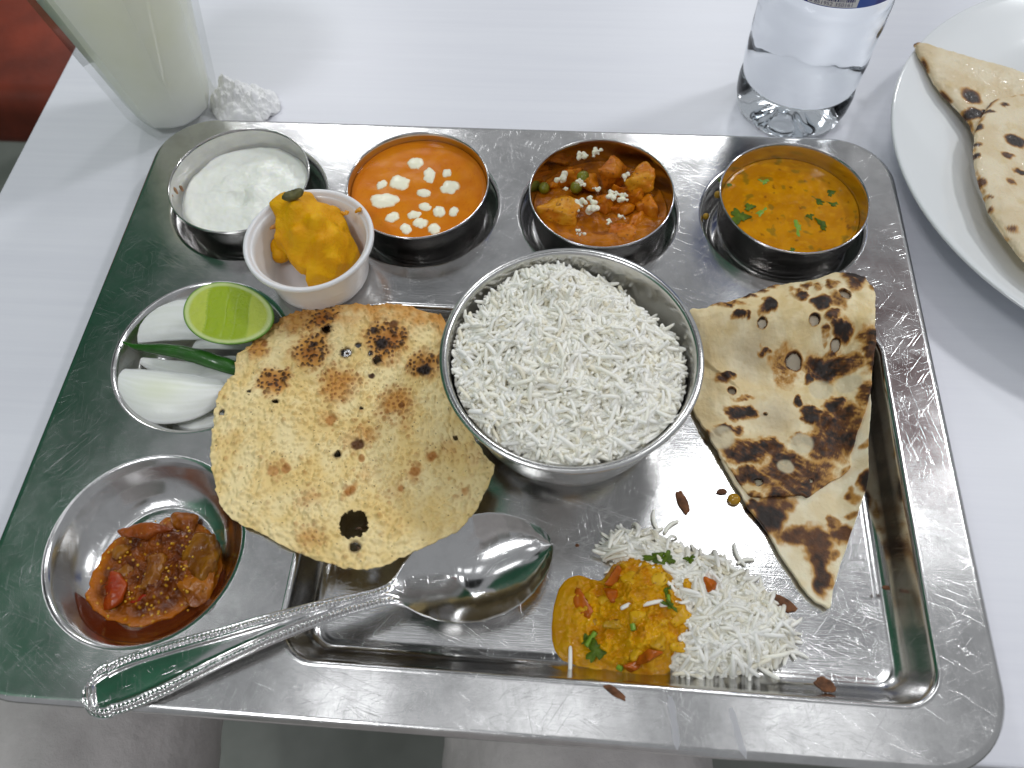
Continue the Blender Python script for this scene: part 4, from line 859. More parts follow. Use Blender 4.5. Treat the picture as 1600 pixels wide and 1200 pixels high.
def pcol(X, Y, SS, Z):
    f1, idv, g1, idg = pstuff(X, Y); n = len(X)
    base = mix((0.79, 0.59, 0.245), (0.86, 0.71, 0.38), sst(-0.35, 0.35, fbm(X * .8, Y * .8, 131, 4)))
    toast = np.zeros(n); dots = np.zeros(n)
    wx = 0.5 * fbm(X * 1.2, Y * 1.2, 141, 4); wy = 0.5 * fbm(X * 1.2, Y * 1.2, 145, 4)
    for x, y, r, st in spots:
        c = pw(*zoomp(x, y)); R = r * 0.4 / 31; q = np.hypot(X - c[0] + wx, Y - c[1] + wy) / R
        st2 = st if y < 500 else st * .8
        toast = np.maximum(toast, st2 * np.exp(-1.5 * q ** 2)); dots = np.maximum(dots, st2 * (1 - sst(0.6, 1.15, q)))
    edge = sst(-0.4, 2.2, Y) * 0.42 + sst(0.8, 1.0, SS) * sst(-6, 0, Y) * 0.3; toast = np.maximum(toast, edge * (0.7 + 0.6 * fbm(X * 1.1, Y * 1.1, 151, 3)))
    c = mix(base, (0.60, 0.30, 0.07), sst(0.12, 0.5, toast)); c = mix(c, (0.40, 0.145, 0.025), sst(0.45, 0.95, toast))
    bub = (1 - sst(0.22, 0.40, f1)) * np.clip(dots * 1.4 - 0.55 * idv, 0, 1); big_b = (idg > 0.72) * (1 - sst(0.2, 0.4, g1)) * np.clip(dots * 1.3 - 0.2, 0, 1)
    k = np.clip(np.maximum(bub, big_b) * 1.25, 0, 1); c = mix(c, mix((0.36, 0.13, 0.025), (0.035, 0.014, 0.008), sst(0.4, 0.85, dots)), k * 0.9)
    lone = (idg > 0.88) * (1 - sst(0.15, 0.42, g1)) * 0.5 * sst(-.1, .3, fbm(X * .5, Y * .5, 161, 2)); c = mix(c, (0.48, 0.20, 0.04), lone)
    for x, y, r, st in single:
        p = pw(*zoomp(x, y)); q = np.hypot(X - p[0] + .2 * wx, Y - p[1] + .2 * wy) / (r * 0.4 / 31); c = mix(c, mix((0.45, 0.17, 0.03), (0.02, 0.01, 0.007), sst(0.5, 1, st)), (1 - sst(0.7, 1.25, q)) * min(1, st + .2))
    for x, y, r in hol:
        p = pw(*zoomp(x, y)); q = np.hypot(X - p[0], Y - p[1]) / (r * 0.4 / 31); c = mix(c, (0.10, 0.045, 0.015), (1 - sst(1.0, 1.6, q)) * .7)
    s1, s2, sid = worley(X / 0.42 + 9, Y / 0.42 + 3); sd = (sid > 0.55) * (1 - sst(0.04, 0.085, s1)); c = mix(c, (0.08, 0.05, 0.025), sd * .8)
    return c
V, F, C = sheet(PO, 190, pzf, thick=0.09, centre=pcx2, hole=phole, col=pcol)
m_pap = pmat('roasted papad', 'tint', 0.5, spec=0.4, bumps=((14, 0.004),))
pap = put('papad', V, F, m_pap, origin=(*pcx2, PZ), cols=C, label='round roasted papad, blistered and holed, leaning against the rice bowl', cat='papad')
m_dkc = pmat('charred flake', (0.09, 0.05, 0.025), 0.7, var=(4, 0.5), bumps=((8, 0.03),))
for k, (u, v, r) in enumerate([(562, 826, .12), (559, 838, .07), (560, 858, .09), (543, 553, .06)]):
    crumb(at(u, v, PZ - .02), r, 200 + k, pap, m_dkc, 'charred_flake')

# ------------------------------------------------------------------ folded roti (two layers)
def rf(x, y):
    return 0.42 + 1.72 * np.maximum(sst(14.0, 16.4, x), sst(1.2, 3.4, y)) + 0.04 * fbm(x * .6, y * .6, 171, 2)
rfu = lambda x, y: rf(x, y) + 0.30
def rz60(P): return [(1060 + x * 0.45, 420 + y * 0.45) for x, y in P]
upx = rz60([(40, 150), (80, 140), (130, 125), (190, 108), (240, 95), (290, 75), (340, 60), (400, 48), (460, 40), (510, 24), (560, 15), (600, 18), (640, 32), (668, 60), (682, 95), (684, 150), (684, 215), (680, 300), (664, 420), (640, 520), (615, 590), (600, 640), (596, 690), (578, 712), (545, 732), (520, 748), (480, 770), (450, 790), (430, 782), (400, 788), (370, 786), (310, 792), (262, 795), (235, 775), (210, 735), (180, 695), (150, 650), (125, 610), (100, 570), (75, 525), (55, 490), (40, 440), (30, 380), (30, 300), (34, 220)])
lpx = rz60([(300, 640), (200, 640), (150, 660), (170, 710), (200, 760), (240, 830), (300, 905), (330, 960), (360, 1010), (395, 1060), (420, 1100), (450, 1135), (476, 1162), (500, 1172), (522, 1178), (532, 1120), (545, 1070), (572, 985), (600, 905), (625, 830), (648, 760), (655, 700), (654, 620), (660, 540), (662, 470), (640, 400), (560, 420), (420, 500)])
usp = [(390, 147, 24, 26, 1.05), (290, 187, 27, 30, .95), (470, 172, 34, 26, .98), (577, 88, 40, 44, .98), (305, 287, 17, 14, 1), (225, 215, 11, 14, .8), (548, 252, 32, 36, .98), (530, 335, 75, 38, .95), (460, 366, 20, 20, 1), (650, 320, 36, 90, .82), (472, 488, 30, 30, 1), (548, 462, 30, 26, .95), (560, 540, 70, 70, .80), (427, 440, 16, 22, .9), (222, 480, 45, 26, .95), (185, 540, 42, 18, .92), (240, 620, 62, 40, .92), (320, 605, 50, 34, .8), (365, 645, 48, 36, .9),
       (225, 702, 40, 26, .98), (295, 712, 40, 30, .92), (430, 700, 110, 60, .72), (400, 760, 80, 34, .72), (170, 360, 34, 20, .88), (520, 600, 60, 50, .82), (590, 590, 30, 50, .85), (140, 175, 60, 14, .85), (190, 215, 22, 12, .8), (240, 120, 46, 12, .82), (220, 148, 28, 11, .85), (300, 105, 24, 9, .8), (350, 85, 22, 14, .75), (420, 115, 18, 14, .6), (455, 120, 14, 18, .6), (500, 110, 20, 20, .6), (530, 165, 26, 36, .6), (510, 220, 24, 22, .8), (660, 125, 26, 10, .75), (490, 260, 16, 18, .6), (370, 330, 40, 60, .50), (455, 738, 16, 12, .9), (240, 430, 30, 9, .5), (640, 470, 22, 60, .65), (105, 545, 22, 16, .6), (260, 780, 40, 14, .7), (590, 690, 16, 26, .55), (440, 575, 40, 16, .7)]
uh = [(575, 92, 19), (292, 187, 14), (472, 178, 16), (550, 257, 15), (396, 333, 27), (183, 428, 14), (275, 746, 11), (298, 512, 6), (460, 736, 6)]
def px45(L, k=28.0): return [(1060 + u * .45, 420 + v * .45, ru * .45, rv * .45, st) for u, v, ru, rv, st in L]
UO = smooth_loop(np.array([p[:2] for p in on(upx, rfu)]), 420); LO = smooth_loop(np.array([p[:2] for p in on(lpx, rf)]), 360)
uhw = [(*on(rz60([(a, b)]), rfu)[0][:2], r * .36 / 29) for a, b, r in uh]
pale = [(*on(rz60([(a, b)]), rfu)[0][:2], r * .45 / 29) for a, b, r in [(490, 425, 34), (425, 612, 32), (150, 590, 36), (370, 690, 24), (590, 400, 30), (250, 310, 60), (330, 520, 60)]]
def uz(x, y, s):
    z = rfu(x, y) + 0.30 * fbm(x * .5, y * .5, 181, 3) * (1 - .5 * s ** 4) + 0.09 * fbm(x * 1.6, y * 1.6, 184, 3) + 0.02 * fbm(x * 6, y * 6, 187, 2)
    for a, b, r in uhw: z = z + 0.10 * np.exp(-((np.hypot(x - a, y - b) / (r * 1.6)) ** 2))
    for a, b, r in pale[:5]: q = np.hypot(x - a, y - b) / r; z = z + 0.025 * np.exp(-((q - 1) / .35) ** 2)
    f = on(rz60([(80, 325), (195, 412)]), rfu); t = f[1] - f[0]; nrm = np.array([-t[1], t[0]]) / math.hypot(t[0], t[1]); dd = (x - f[0][0]) * nrm[0] + (y - f[0][1]) * nrm[1]; al = ((x - f[0][0]) * t[0] + (y - f[0][1]) * t[1]) / (t[0] ** 2 + t[1] ** 2)
    z = z + 0.14 * sst(-0.03, 0.06, dd) * (1 - sst(0.9, 1.2, al)) * np.exp(-np.clip(dd, 0, 9) * .6)
    z = z + 0.13 * sst(.2, .8, char_spots(x, y, px45(usp), 1.3, 0.45)) * (.5 + fbm(x * 1.5, y * 1.5, 188, 2)) + 0.10 * s ** 6 * fbm(x * .9, y * .9, 189, 3)
    return z + 0.09 * (1 - s ** 10)
def uc(x, y, s, z):
    base = mix((0.77, 0.61, 0.33), (0.86, 0.74, 0.48), sst(-0.3, 0.3, fbm(x * .7, y * .7, 191, 4))); base = mix(base, (0.60, 0.43, 0.16), sst(0.05, 0.4, fbm(x * 1.0 + 3, y, 195, 3)) * .5)
    for a, b, r in pale[5:]: base = mix(base, (0.44, 0.39, 0.30), np.exp(-((np.hypot(x - a, y - b) / r) ** 2)) * .6)
    d = char_spots(x, y, px45(usp), 1.3, 0.45); d = d * (0.93 + 0.55 * fbm(x * 1.5, y * 1.5, 199, 3)) + (0.40 * fbm(x * 3.4, y * 3.4, 201, 5) + .14 * fbm(x * 11, y * 11, 203, 2)) * sst(.1, .45, d)
    streak = fbm((x * .5 + y * .86) * 9, (x * .86 - y * .5) * 1.2, 205, 3); d = d - 0.5 * np.clip(streak, 0, 1) * sst(.3, .6, d) * (d < .95)
    for a, b, r in uhw: q = np.hypot(x - a, y - b) / r; d = np.maximum(d, 0.92 * (1 - sst(1.0, 1.5, q)) * (.6 + .4 * sst(-.3, .3, fbm(x * 2, y * 2, 7, 2))))
    c = bread_col(d, base)
    for a, b, r in pale[:5]: q = np.hypot(x - a, y - b) / r; c = mix(c, (0.62, 0.55, 0.38), (1 - sst(.75, 1.05, q)) * .8)
    return c
def uhole(x, y):
    h = np.zeros(len(x), bool); w = 0.08 * fbm(x * 4, y * 4, 211, 3)
    for a, b, r in uhw: h |= np.hypot(x - a, (y - b)) + w < r
    return h
rot = thing('folded_roti', (12.8, -1.5, 0.4), 'folded roti with heavily charred top layer, leaning on the tray\'s right wall', 'bread')
lsp = [(325, 855, 46, 46, 1.0), (300, 830, 30, 20, .9), (350, 800, 50, 40, .62), (440, 930, 90, 32, .72), (490, 960, 46, 60, .72), (495, 1045, 26, 75, .86), (570, 920, 32, 32, .72), (550, 990, 15, 20, .55), (598, 785, 15, 26, .6), (640, 755, 20, 24, .95), (655, 690, 12, 30, .5), (600, 855, 18, 14, .5), (545, 880, 12, 30, .6), (640, 640, 14, 10, .45), (500, 1090, 20, 14, .8), (262, 815, 28, 12, .9)]
V, F, C = sheet(LO, 90, lambda x, y, s: rf(x, y) + 0.20 + 0.07 * fbm(x * .8, y * .8, 221, 3) + 0.02 * fbm(x * 4, y * 4, 224, 2) - 0.1 * s ** 8 * 0, thick=0.19, centre=np.array(on(rz60([(470, 780)]), rf)[0][:2]), ragged=0.06,
                col=lambda x, y, s, z: bread_col((lambda d: d * .92 + (.38 * fbm(x * 2.8, y * 2.8, 227, 5)) * sst(.08, .4, d))(char_spots(x, y, px45(lsp), 0.8, 0.35)), mix((0.74, 0.62, 0.39), (0.84, 0.76, 0.56), sst(-.3, .3, fbm(x * .9, y * .9, 229, 3)))))
put('bottom_layer', V, F, m_bread, parent=rot, cols=C, label='paler lower layer of the folded roti showing at its tip')
V, F, C = sheet(UO, 150, uz, thick=0.19, centre=np.array(on(rz60([(380, 420)]), rfu)[0][:2]), hole=uhole, col=uc, ragged=0.07)
put('top_layer', V, F, m_bread, parent=rot, cols=C, label='charred upper layer of the folded roti with burst bubbles')
IO = np.array(on(rz60([(380, 420)]), rf)[0][:2]); IV = IO + (UO - IO) * 0.93
V, F, C = sheet(IV, 40, lambda x, y, s: rf(x, y) + 0.10 + 0.05 * fbm(x, y, 231, 2), thick=0.14, centre=IO, col=lambda x, y, s, z: mix((0.66, 0.55, 0.40), (0.72, 0.64, 0.50), sst(-.3, .3, fbm(x, y, 233, 3))))
put('inner_layer', V, F, m_bread, parent=rot, cols=C)

# ------------------------------------------------------------------ onion, chilli, lime
m_oni = pmat('raw onion', 'tint', 0.33, sss=0.55, sss_r=(1, 1, 0.85), sss_cm=0.35, spec=0.4, bumps=((5, 0.01),))
def petal(p0, p1, width, bulge, seed, lift=0.0, side=1, label='', thick=0.22, shape=0.65):
    """A curved onion layer between two tips, bowed up in the middle and out to one side."""
    p0, p1 = np.array(p0), np.array(p1); ax = p1 - p0; L = np.linalg.norm(ax[:2]); ex = ax[:2] / L; ey = np.array([-ex[1], ex[0]]) * side
    nu, nv = 70, 26; U, W = np.meshgrid(np.linspace(0, 1, nu), np.linspace(-1, 1, nv), indexing='ij')
    hw = width * 1.15 * (np.clip(4 * U * (1 - U), 0, 1) ** shape) * 0.5 + 0.02
    cy = hw * 0.92
    wob = 0.05 * fbm(U * 4, W * 1.5, seed, 2)
    X = p0[0] + ax[0] * U + ey[0] * (cy + hw * W) + wob; Y = p0[1] + ax[1] * U + ey[1] * (cy + hw * W) + wob
    Z = p0[2] + ax[2] * U + bulge * (4 * U * (1 - U)) + 0.36 * hw * (1 - W ** 2) * (1.0 if lift >= 0 else -0.8) + 0.03 * fbm(U * 3, W * 2, seed + 3, 2) + 0.025 * fbm(W * 9 + 0.3 * np.sin(U * 3), U * 0.8, seed, 3)
    n = nu * nv; T = thick * (1 - 0.75 * np.abs(W) ** 3) * (0.35 + 0.65 * np.clip(4 * U * (1 - U), 0, 1) ** .5)
    V = np.vstack([np.c_[X.ravel(), Y.ravel(), Z.ravel()], np.c_[X.ravel(), Y.ravel(), (Z - T).ravel()]])
    F = []
    for i in range(nu - 1):
        for j in range(nv - 1):
            a = i * nv + j; q = (a, a + nv, a + nv + 1, a + 1); F += [q, tuple(n + k for k in q[::-1])]
    for i in range(nu - 1):
        for j in (0, nv - 1):
            a = i * nv + j; F.append((a, a + nv, a + nv + n, a + n))
    for j in range(nv - 1):
        for i in (0, nu - 1):
            a = i * nv + j; F.append((a, a + 1, a + 1 + n, a + n))
    st = fbm(W * 9 + 0.3 * np.sin(U * 3), U * 0.8, seed, 3); c = mix((0.80, 0.82, 0.76), (0.87, 0.885, 0.85), sst(-.4, .4, st).ravel()); c = mix(c, (0.74, 0.78, 0.52), (np.exp(-((U - .5) / .2) ** 2 - ((W + .1) / .5) ** 2) * 0.5).ravel() if seed == 2 else 0 * c[:, 0])
    bm = None
    return put('onion_slice', V, F, m_oni, cols=np.vstack([c, c]), label=label, cat='onion', group='onion slices in the round tray well')
petal(at(189, 536, 1.35), at(345, 528, 1.4), 2.0, 0.15, 4, label='big white onion slice behind the lime and the chilli', shape=.55)
petal(at(300, 545, 1.2), at(430, 545, 1.0), 1.2, 0.1, 5, label='onion slice half hidden under the lime half', shape=.6)
petal(at(213, 557, 1.0), at(405, 580, 1.0), .8, 0.05, 6, label='thin onion slice lying just below the green chilli', side=-1)
petal(at(285, 605, .9), at(420, 600, .8), 1.3, 0.15, 3, label='onion slice running under the papad edge below the chilli')
petal(at(180, 577, 1.5), at(364, 600, 1.35), 2.15, 0.25, 2, side=-1, label='widest onion slice, pale yellow in its middle, nearest the camera', thick=.3, shape=.5)
petal(at(272, 655, .8), at(352, 645, .9), .9, 0.1, 9, side=-1, label='small onion slice poking out below the widest slice')
petal(at(235, 658, .62), at(262, 668, .6), .5, 0.1, 11, label='tiny onion scrap low on the well wall')
V, F, P = rod([at(190, 534, 2.15), at(210, 541, 2.15), at(240, 545, 2.12), at(275, 549, 2.08), at(310, 557, 2.0), at(340, 567, 1.9), at(366, 575, 1.72), at(392, 583, 1.6)], .3, n=20, k=70, taper=[.03, .11, .2, .25, .28, .31, .34, .35, .34, .3, .2])
V = V + (0.025 * fbm(V[:, 0] * 1.4, V[:, 1] * 1.4, V[:, 2] * 1.4, 2))[:, None]
m_chl = pmat('green chilli skin', (0.022, 0.105, 0.010), 0.25, coat=0.15, var=(0.8, 0.35), bumps=((1.2, 0.03),))
put('green_chilli', V, F, m_chl, label='whole dark green chilli lying across the onion slices', cat='chilli')
# lime half: cut face tilted to the camera
lc = at(354, 489, 3.15); a_, b_, dep = 1.92, 1.38, 1.1
n_ = np.array([0.12, -0.28, 1.0]); n_ /= np.linalg.norm(n_); e1 = np.array([1, -0.10, 0]); e1 = e1 - (e1 @ n_) * n_; e1 /= np.linalg.norm(e1); e2 = np.cross(n_, e1)
lime = thing('lime_half', lc - n_ * dep, 'cut lime half resting on the onion slices', 'lime')
nu = 120; an = np.linspace(0, 2 * np.pi, nu, endpoint=False)
egg = 1 + 0.03 * np.cos(an) + 0.02 * np.cos(3 * an)
Vr_, Fr_ = [], []
prof = [(1.0, 0.0), (1.015, -0.04)] + [(math.cos(t) ** .9, -dep * math.sin(t)) for t in np.linspace(0.12, 1.5, 14)]
for k, (r, h) in enumerate(prof):
    for i in range(nu): Vr_.append(lc + e1 * a_ * r * egg[i] * math.cos(an[i]) + e2 * b_ * r * egg[i] * math.sin(an[i]) + n_ * h)
for k in range(len(prof) - 1):
    for i in range(nu): j = (i + 1) % nu; Fr_.append((k * nu + i, (k + 1) * nu + i, (k + 1) * nu + j, k * nu + j))
m_rind = pmat('lime rind', (0.10, 0.26, 0.02), 0.3, coat=0.2, var=(3, 0.2), bumps=((7, 0.015),))
put('rind', Vr_, Fr_, m_rind, parent=lime)
V, F, C = [tuple(lc)], [], []
nr = 40; C = [(0.40, 0.50, 0.05)]
for r in range(1, nr + 1):
    s = r / nr
    for i in range(nu):
        x, y = s * egg[i] * math.cos(an[i]), s * egg[i] * math.sin(an[i])
        u = x * 1.0 + 0.05 * math.sin(y * 3)
        mem = min(abs(u + 0.02 - 0.03 * y), abs(u - 0.20 - 0.02 * y), abs(u + 0.44), abs(u - 0.50)) * a_
        nz = float(fbm(np.array([x * 9]), np.array([y * 2.5]), 5, 3)[0])
        pul = mix((0.36, 0.46, 0.012), (0.48, 0.57, 0.03), 0.5 + nz)
        if -0.46 < u < 0.5: pul = mix(pul, (0.29, 0.42, 0.005), 0.75)
        else: pul = mix(pul, (0.54, 0.62, 0.11), 0.55)
        pul = mix(pul, (0.50, 0.62, 0.16), max(0, 1 - mem / 0.035) * 0.5)
        pul = mix(pul, (0.58, 0.68, 0.30), float(sst(0.84, 0.91, s)) * .9); pul = mix(pul, (0.12, 0.30, 0.02), float(sst(0.96, 0.985, s)))
        h = 0.012 + 0.02 * nz * (s < .9) - 0.03 * max(0, 1 - mem / 0.05) + 0.0
        V.append(tuple(lc + e1 * a_ * x + e2 * b_ * y + n_ * (h if r < nr else 0.0))); C.append(tuple(pul))
for i in range(nu): F.append((0, 1 + i, 1 + (i + 1) % nu))
for r in range(nr - 1):
    for i in range(nu): j = (i + 1) % nu; F.append((1 + r * nu + i, 1 + (r + 1) * nu + i, 1 + (r + 1) * nu + j, 1 + r * nu + j))
m_pulp = pmat('lime pulp', 'tint', 0.22, sss=0.2, sss_r=(0.8, 1, 0.25), sss_cm=0.2, spec=0.4, bumps=((5, 0.05), (16, 0.018)))
put('pulp', V, F, m_pulp, parent=lime, cols=np.array(C))

# ------------------------------------------------------------------ pickle in the lower well
pk = [(136, 925), (150, 880), (172, 845), (205, 825), (240, 818), (256, 806), (285, 803), (315, 818), (335, 845), (346, 875), (340, 905), (325, 935), (298, 940), (275, 960), (245, 972), (205, 979), (165, 965), (140, 945)]
KZ = 0.42
KO = smooth_loop(np.array([at(u, v, KZ + .25)[:2] for u, v in pk]), 300); kcx = KO.mean(0)
def kfl(x, y):   # well surface under the pickle
    r = np.hypot(x - PICKLE[0], y - PICKLE[1]); return np.interp(3.86 - r, [0, .26, .38, .62, .9, 1.2, 1.5, 1.72, 4], [2, 1.83, 1.62, 1.2, .82, .57, .44, .41, .41])
def kz(x, y, s): return kfl(x, y) + 0.02 + np.clip(1 - s ** 6, 0, 1) ** .5 * (0.16 + (0.55 * np.clip(fbm(x * 1.1, y * 1.1, 241, 4) + .25, 0, 1) + 0.30 * np.clip(fbm(x * 3, y * 3, 245, 3), 0, 1) + .2 * np.exp(-((x - kcx[0] - .6) ** 2 + (y - kcx[1]) ** 2) / 3)) * (1 - s ** 3))
def kc(x, y, s, z):
    c = mix((0.10, 0.020, 0.002), (0.23, 0.058, 0.003), sst(-.3, .3, fbm(x * 1.4, y * 1.4, 251, 4))); c = mix(c, (0.07, 0.014, 0.005), sst(.05, .35, fbm(x * 1.2 + 8, y * 1.2, 255, 4)) * .7)
    c = mix(c, (0.38, 0.105, 0.002), sst(.75, .95, s)); g = worley(x / .22, y / .22); return mix(c, (0.58, 0.30, 0.012), (g[2] > .72) * (1 - sst(.16, .26, g[0])) * .8)
m_pick = pmat('spicy pickle', 'tint', 0.12, sss=0.0, spec=0.35, bumps=((3.5, 0.07), (10, 0.02)))
V, F, C = sheet(KO, 80, kz, zbot=lambda x, y, s: kfl(x, y) + 0.01, col=kc, ragged=0.22)
pick = put('pickle', V, F, m_pick, origin=(*kcx, KZ), cols=C, label='oily red-brown mixed pickle in the front left round well', cat='pickle')
m_pch = pmat('pickle piece', 'tint', 0.14, sss=0.1, sss_r=(1, .5, .15), sss_cm=0.1, spec=0.35, bumps=((5, 0.04),))
def ktop(u, v, l=0.):
    z = .9
    for _ in range(4): p = at(u, v, z); z = float(kz(np.array([p[0]]), np.array([p[1]]), np.array([.3]))[0]) + l
    return z
for k, (u, v, sz, rt, bs, hi) in enumerate([(318, 865, (.75, 1.1, .28), .5, (.20, .10, .008), (.32, .19, .012)), (310, 912, (.85, .8, .25), .3, (.30, .12, .008), (.42, .20, .012)), (240, 893, (.55, .75, .28), .2, (.24, .11, .01), (.36, .20, .02)), (228, 830, (.95, .35, .25), .08, (.24, .07, .01), (.33, .12, .02)), (165, 925, (.7, .75, .3), .7, (.36, .05, .006), (.42, .10, .01)),
                                               (190, 900, (.5, .5, .2), .1, (.25, .13, .01), (.35, .2, .02)), (222, 930, (.6, .4, .25), .5, (.34, .03, .01), (.36, .06, .01)), (285, 820, (.7, .5, .25), .2, (.26, .10, .01), (.34, .15, .01)), (190, 863, (.35, .5, .2), -.4, (.25, .13, .01), (.35, .2, .02))]):
    chunk(u, v, ktop(u, v, -.09), sz, rt, 400 + k, pick, np.array(bs) * (.78, .5, .45), np.array(hi) * (.85, .58, .5), 'pickle_piece', m_pch, flat=1.0, npts=14, grow=1.1)
m_seed = pmat('mustard seed', (0.60, 0.33, 0.015), 0.3, coat=0.3); ks = np.random.default_rng(9); Vs = []
for k in range(90):
    u, v = ks.uniform(145, 335), ks.uniform(812, 970); p = at(u, v, .7)
    if np.hypot(p[0] - kcx[0], p[1] - kcx[1]) > 2.4: continue
    b = bmesh.new(); ball(b, at(u, v, ktop(u, v, .03)), ks.uniform(.035, .07), sub=1); b.verts.index_update(); Vs.append((np.array([q.co[:] for q in b.verts]), [tuple(w.index for w in f.verts) for f in b.faces])); b.free()
Vj, Fj = join(*Vs); put('mustard_seeds', Vj, Fj, m_seed, parent=pick, kind='stuff')
m_oil = alpha_mat('oil film', (0.13, 0.022, 0.005), 0.5, 0.12)
def on_well(px):
    return on(px, lambda x, y: float(kfl(np.array(x), np.array(y))))
OO = smooth_loop(on_well([(118, 925), (150, 960), (200, 984), (250, 978), (300, 948), (345, 905), (352, 890), (340, 940), (300, 975), (245, 1000), (190, 1003), (150, 990), (125, 962)])[:, :2], 200); oc = np.array(on_well([(205, 990)]))[0][:2]
V, F, _ = sheet(OO, 12, lambda x, y, s: kfl(x, y) + .018, thick=0.006, centre=oc); put('oil_smear', V, F, m_oil, parent=pick)

# ------------------------------------------------------------------ spoon
E0 = np.array([*at(126, 1092, 2.35)[:2], 0]); T0 = np.array([*at(862, 848, 1.25)[:2], 0]); ax = T0 - E0; SL = np.linalg.norm(ax); ax /= SL; sy = np.array([-ax[1], ax[0], 0])
nt_, nc_ = 900, 49
T = np.linspace(0, 1, nt_); T = 0.55 * T + 0.45 * (0.5 - 0.5 * np.cos(np.pi * T)); CC = np.sin(np.linspace(-1, 1, nc_) * np.pi / 2)
wt = np.interp(T, [0, .004, .012, .025, .045, .075, .11, .16, .22, .30, .38, .46, .54, .60, .635, .655, .68, .71, .75, .80, .85, .89, .92, .95, .972, .987, .996, 1],
                  [0, .30, .52, .72, .88, .97, .98, .92, .82, .68, .57, .47, .39, .36, .42, .62, 1.05, 1.45, 1.80, 2.02, 2.04, 1.90, 1.68, 1.33, .98, .64, .34, 0])
wt = np.where(T * SL < .97, np.sqrt(np.clip(.97 ** 2 - (.97 - T * SL) ** 2, 0, 9)), wt); kern = np.ones(9) / 9; wt2 = np.convolve(np.pad(wt, 4, mode='edge'), kern, 'valid'); wt = np.where((T > .07) & (T < .985), wt2, wt)
sp = np.interp(T, [0, .1, .25, .38, .5, .6, .65, .72, .8, .9, 1.0], [2.22, 2.34, 2.62, 2.78, 2.62, 2.1, 1.86, 1.68, 1.62, 1.58, 1.52]); sp = np.convolve(np.pad(sp, 30, mode='edge'), np.ones(61) / 61, 'valid')
dp = 1.12 * sst(.625, .80, T) * (1 - sst(.80, 1.0, T) * .55)
Tg, Cg = np.meshgrid(T, CC, indexing='ij'); W = wt[:, None] * np.ones_like(Cg); DD = (1 - np.abs(Cg)) * W
Z = sp[:, None] - dp[:, None] * (1 - np.abs(Cg) ** 2.2)
hm = (1 - sst(.60, .66, Tg)); db = np.minimum(DD, Tg * SL * 1.0 + 0)
arch = 0.10 * (1 - Cg ** 2) * hm
bead = np.exp(-((db - .20) / .06) ** 2) * (0.15 + .85 * np.sin(Tg * SL / 0.15 * np.pi) ** 2) * 0.085
groove = -0.045 * np.exp(-((db - .10) / .03) ** 2) - 0.045 * np.exp(-((db - .31) / .03) ** 2) + 0.035 * np.exp(-((db - .38) / .035) ** 2)
panel = -0.07 * sst(.40, .50, db) * (1 - sst(.36, .44, Tg))
Z = Z + arch + (bead + groove + panel) * hm - 0.03 * (1 - sst(0, .06, DD))
P = E0[None, None] + ax[None, None] * (Tg * SL)[..., None] + sy[None, None] * (Cg * W)[..., None]
Vt = np.c_[P[..., 0].ravel(), P[..., 1].ravel(), Z.ravel()]; th = (0.13 - .05 * sst(.65, .8, Tg)) * np.clip(1 - np.abs(Cg) ** 8, .12, 1)
Vb = Vt.copy(); Vb[:, 2] -= th.ravel(); n = nt_ * nc_
gi = (np.arange(nt_ - 1)[:, None] * nc_ + np.arange(nc_ - 1)[None]).ravel()
Q = np.c_[gi, gi + nc_, gi + nc_ + 1, gi + 1]; e0 = np.arange(nt_ - 1) * nc_; e1_ = e0 + nc_ - 1
Fq = np.vstack([Q[:, ::-1], Q + n, np.c_[e0, e0 + nc_, e0 + nc_ + n, e0 + n], np.c_[e1_, e1_ + n, e1_ + nc_ + n, e1_ + nc_]])
Vall = np.vstack([Vt, Vb]); cut = int(.645 * nt_)
put('spoon', Vall, Fq, M_SPOON, label='steel tablespoon with beaded handle lying across the tray\'s front left', cat='spoon')

# ------------------------------------------------------------------ crumbs
m_crm = pmat('burnt roti crumb', (0.13, 0.05, 0.018), 0.7, var=(3, 0.6), bumps=((6, 0.03),))
cg = 'burnt bread crumbs scattered on the tray'
def flake(c, size, seed, label, mat=m_crm, thick=.1):
    q = np.random.default_rng(seed); n = 40; an = np.linspace(0, 2 * np.pi, n, endpoint=False)
    rr = 1 + .35 * fbm(np.cos(an) * 1.2 + seed, np.sin(an) * 1.2, seed, 3); ro = q.uniform(0, 3); x, y = size[0] * rr * np.cos(an), size[1] * rr * np.sin(an)
    ca, sa = math.cos(size[2]), math.sin(size[2]); O = np.c_[c[0] + x * ca - y * sa, c[1] + x * sa + y * ca]
    V, F, _ = sheet(O, 8, lambda X, Y, s: c[2] + thick + .12 * fbm(X * 2, Y * 2, seed, 3) * 1.0 - .05 * s, thick=.07, centre=(c[0], c[1]))
    put('bread_crumb', V, F, mat, label=label, cat='crumb', group=cg)
flake(at(1067, 785, .35), (.20, .50, .35), 1, 'brown triangular roti crumb between the rice bowl and the rice heap')
flake(at(1221, 942, .35), (.55, .25, -.5), 2, 'dark roti crumb at the right edge of the rice heap')
flake(at(1289, 1070, 1.1), (.36, .24, -.3), 3, 'black roti crumb on the front wall of the large compartment')
flake(at(1128, 768, .35), (.22, .11, .1), 4, 'small black crumb touching the roti\'s left side')
flake(at(960, 1081, 2.0), (.42, .13, -.5), 5, 'thin tan crumb on the compartment\'s front lip below the dal')
flake(at(1385, 918, 0.9), (.16, .08, .0), 6, 'tiny black crumb at the foot of the right wall', thick=.05)
flake(at(1117, 1108, 2.0), (.16, .08, -.3), 7, 'tiny brown crumb on the tray\'s front rim', thick=.03)
flake(at(902, 852, .32), (.08, .06, 0), 8, 'tiny tan crumb between the spoon tip and the rice heap', thick=.03)
b = bmesh.new(); ball(b, at(1147, 780, .42), (.27, .25, .2)); V, F = remesh(b, .05, 1)
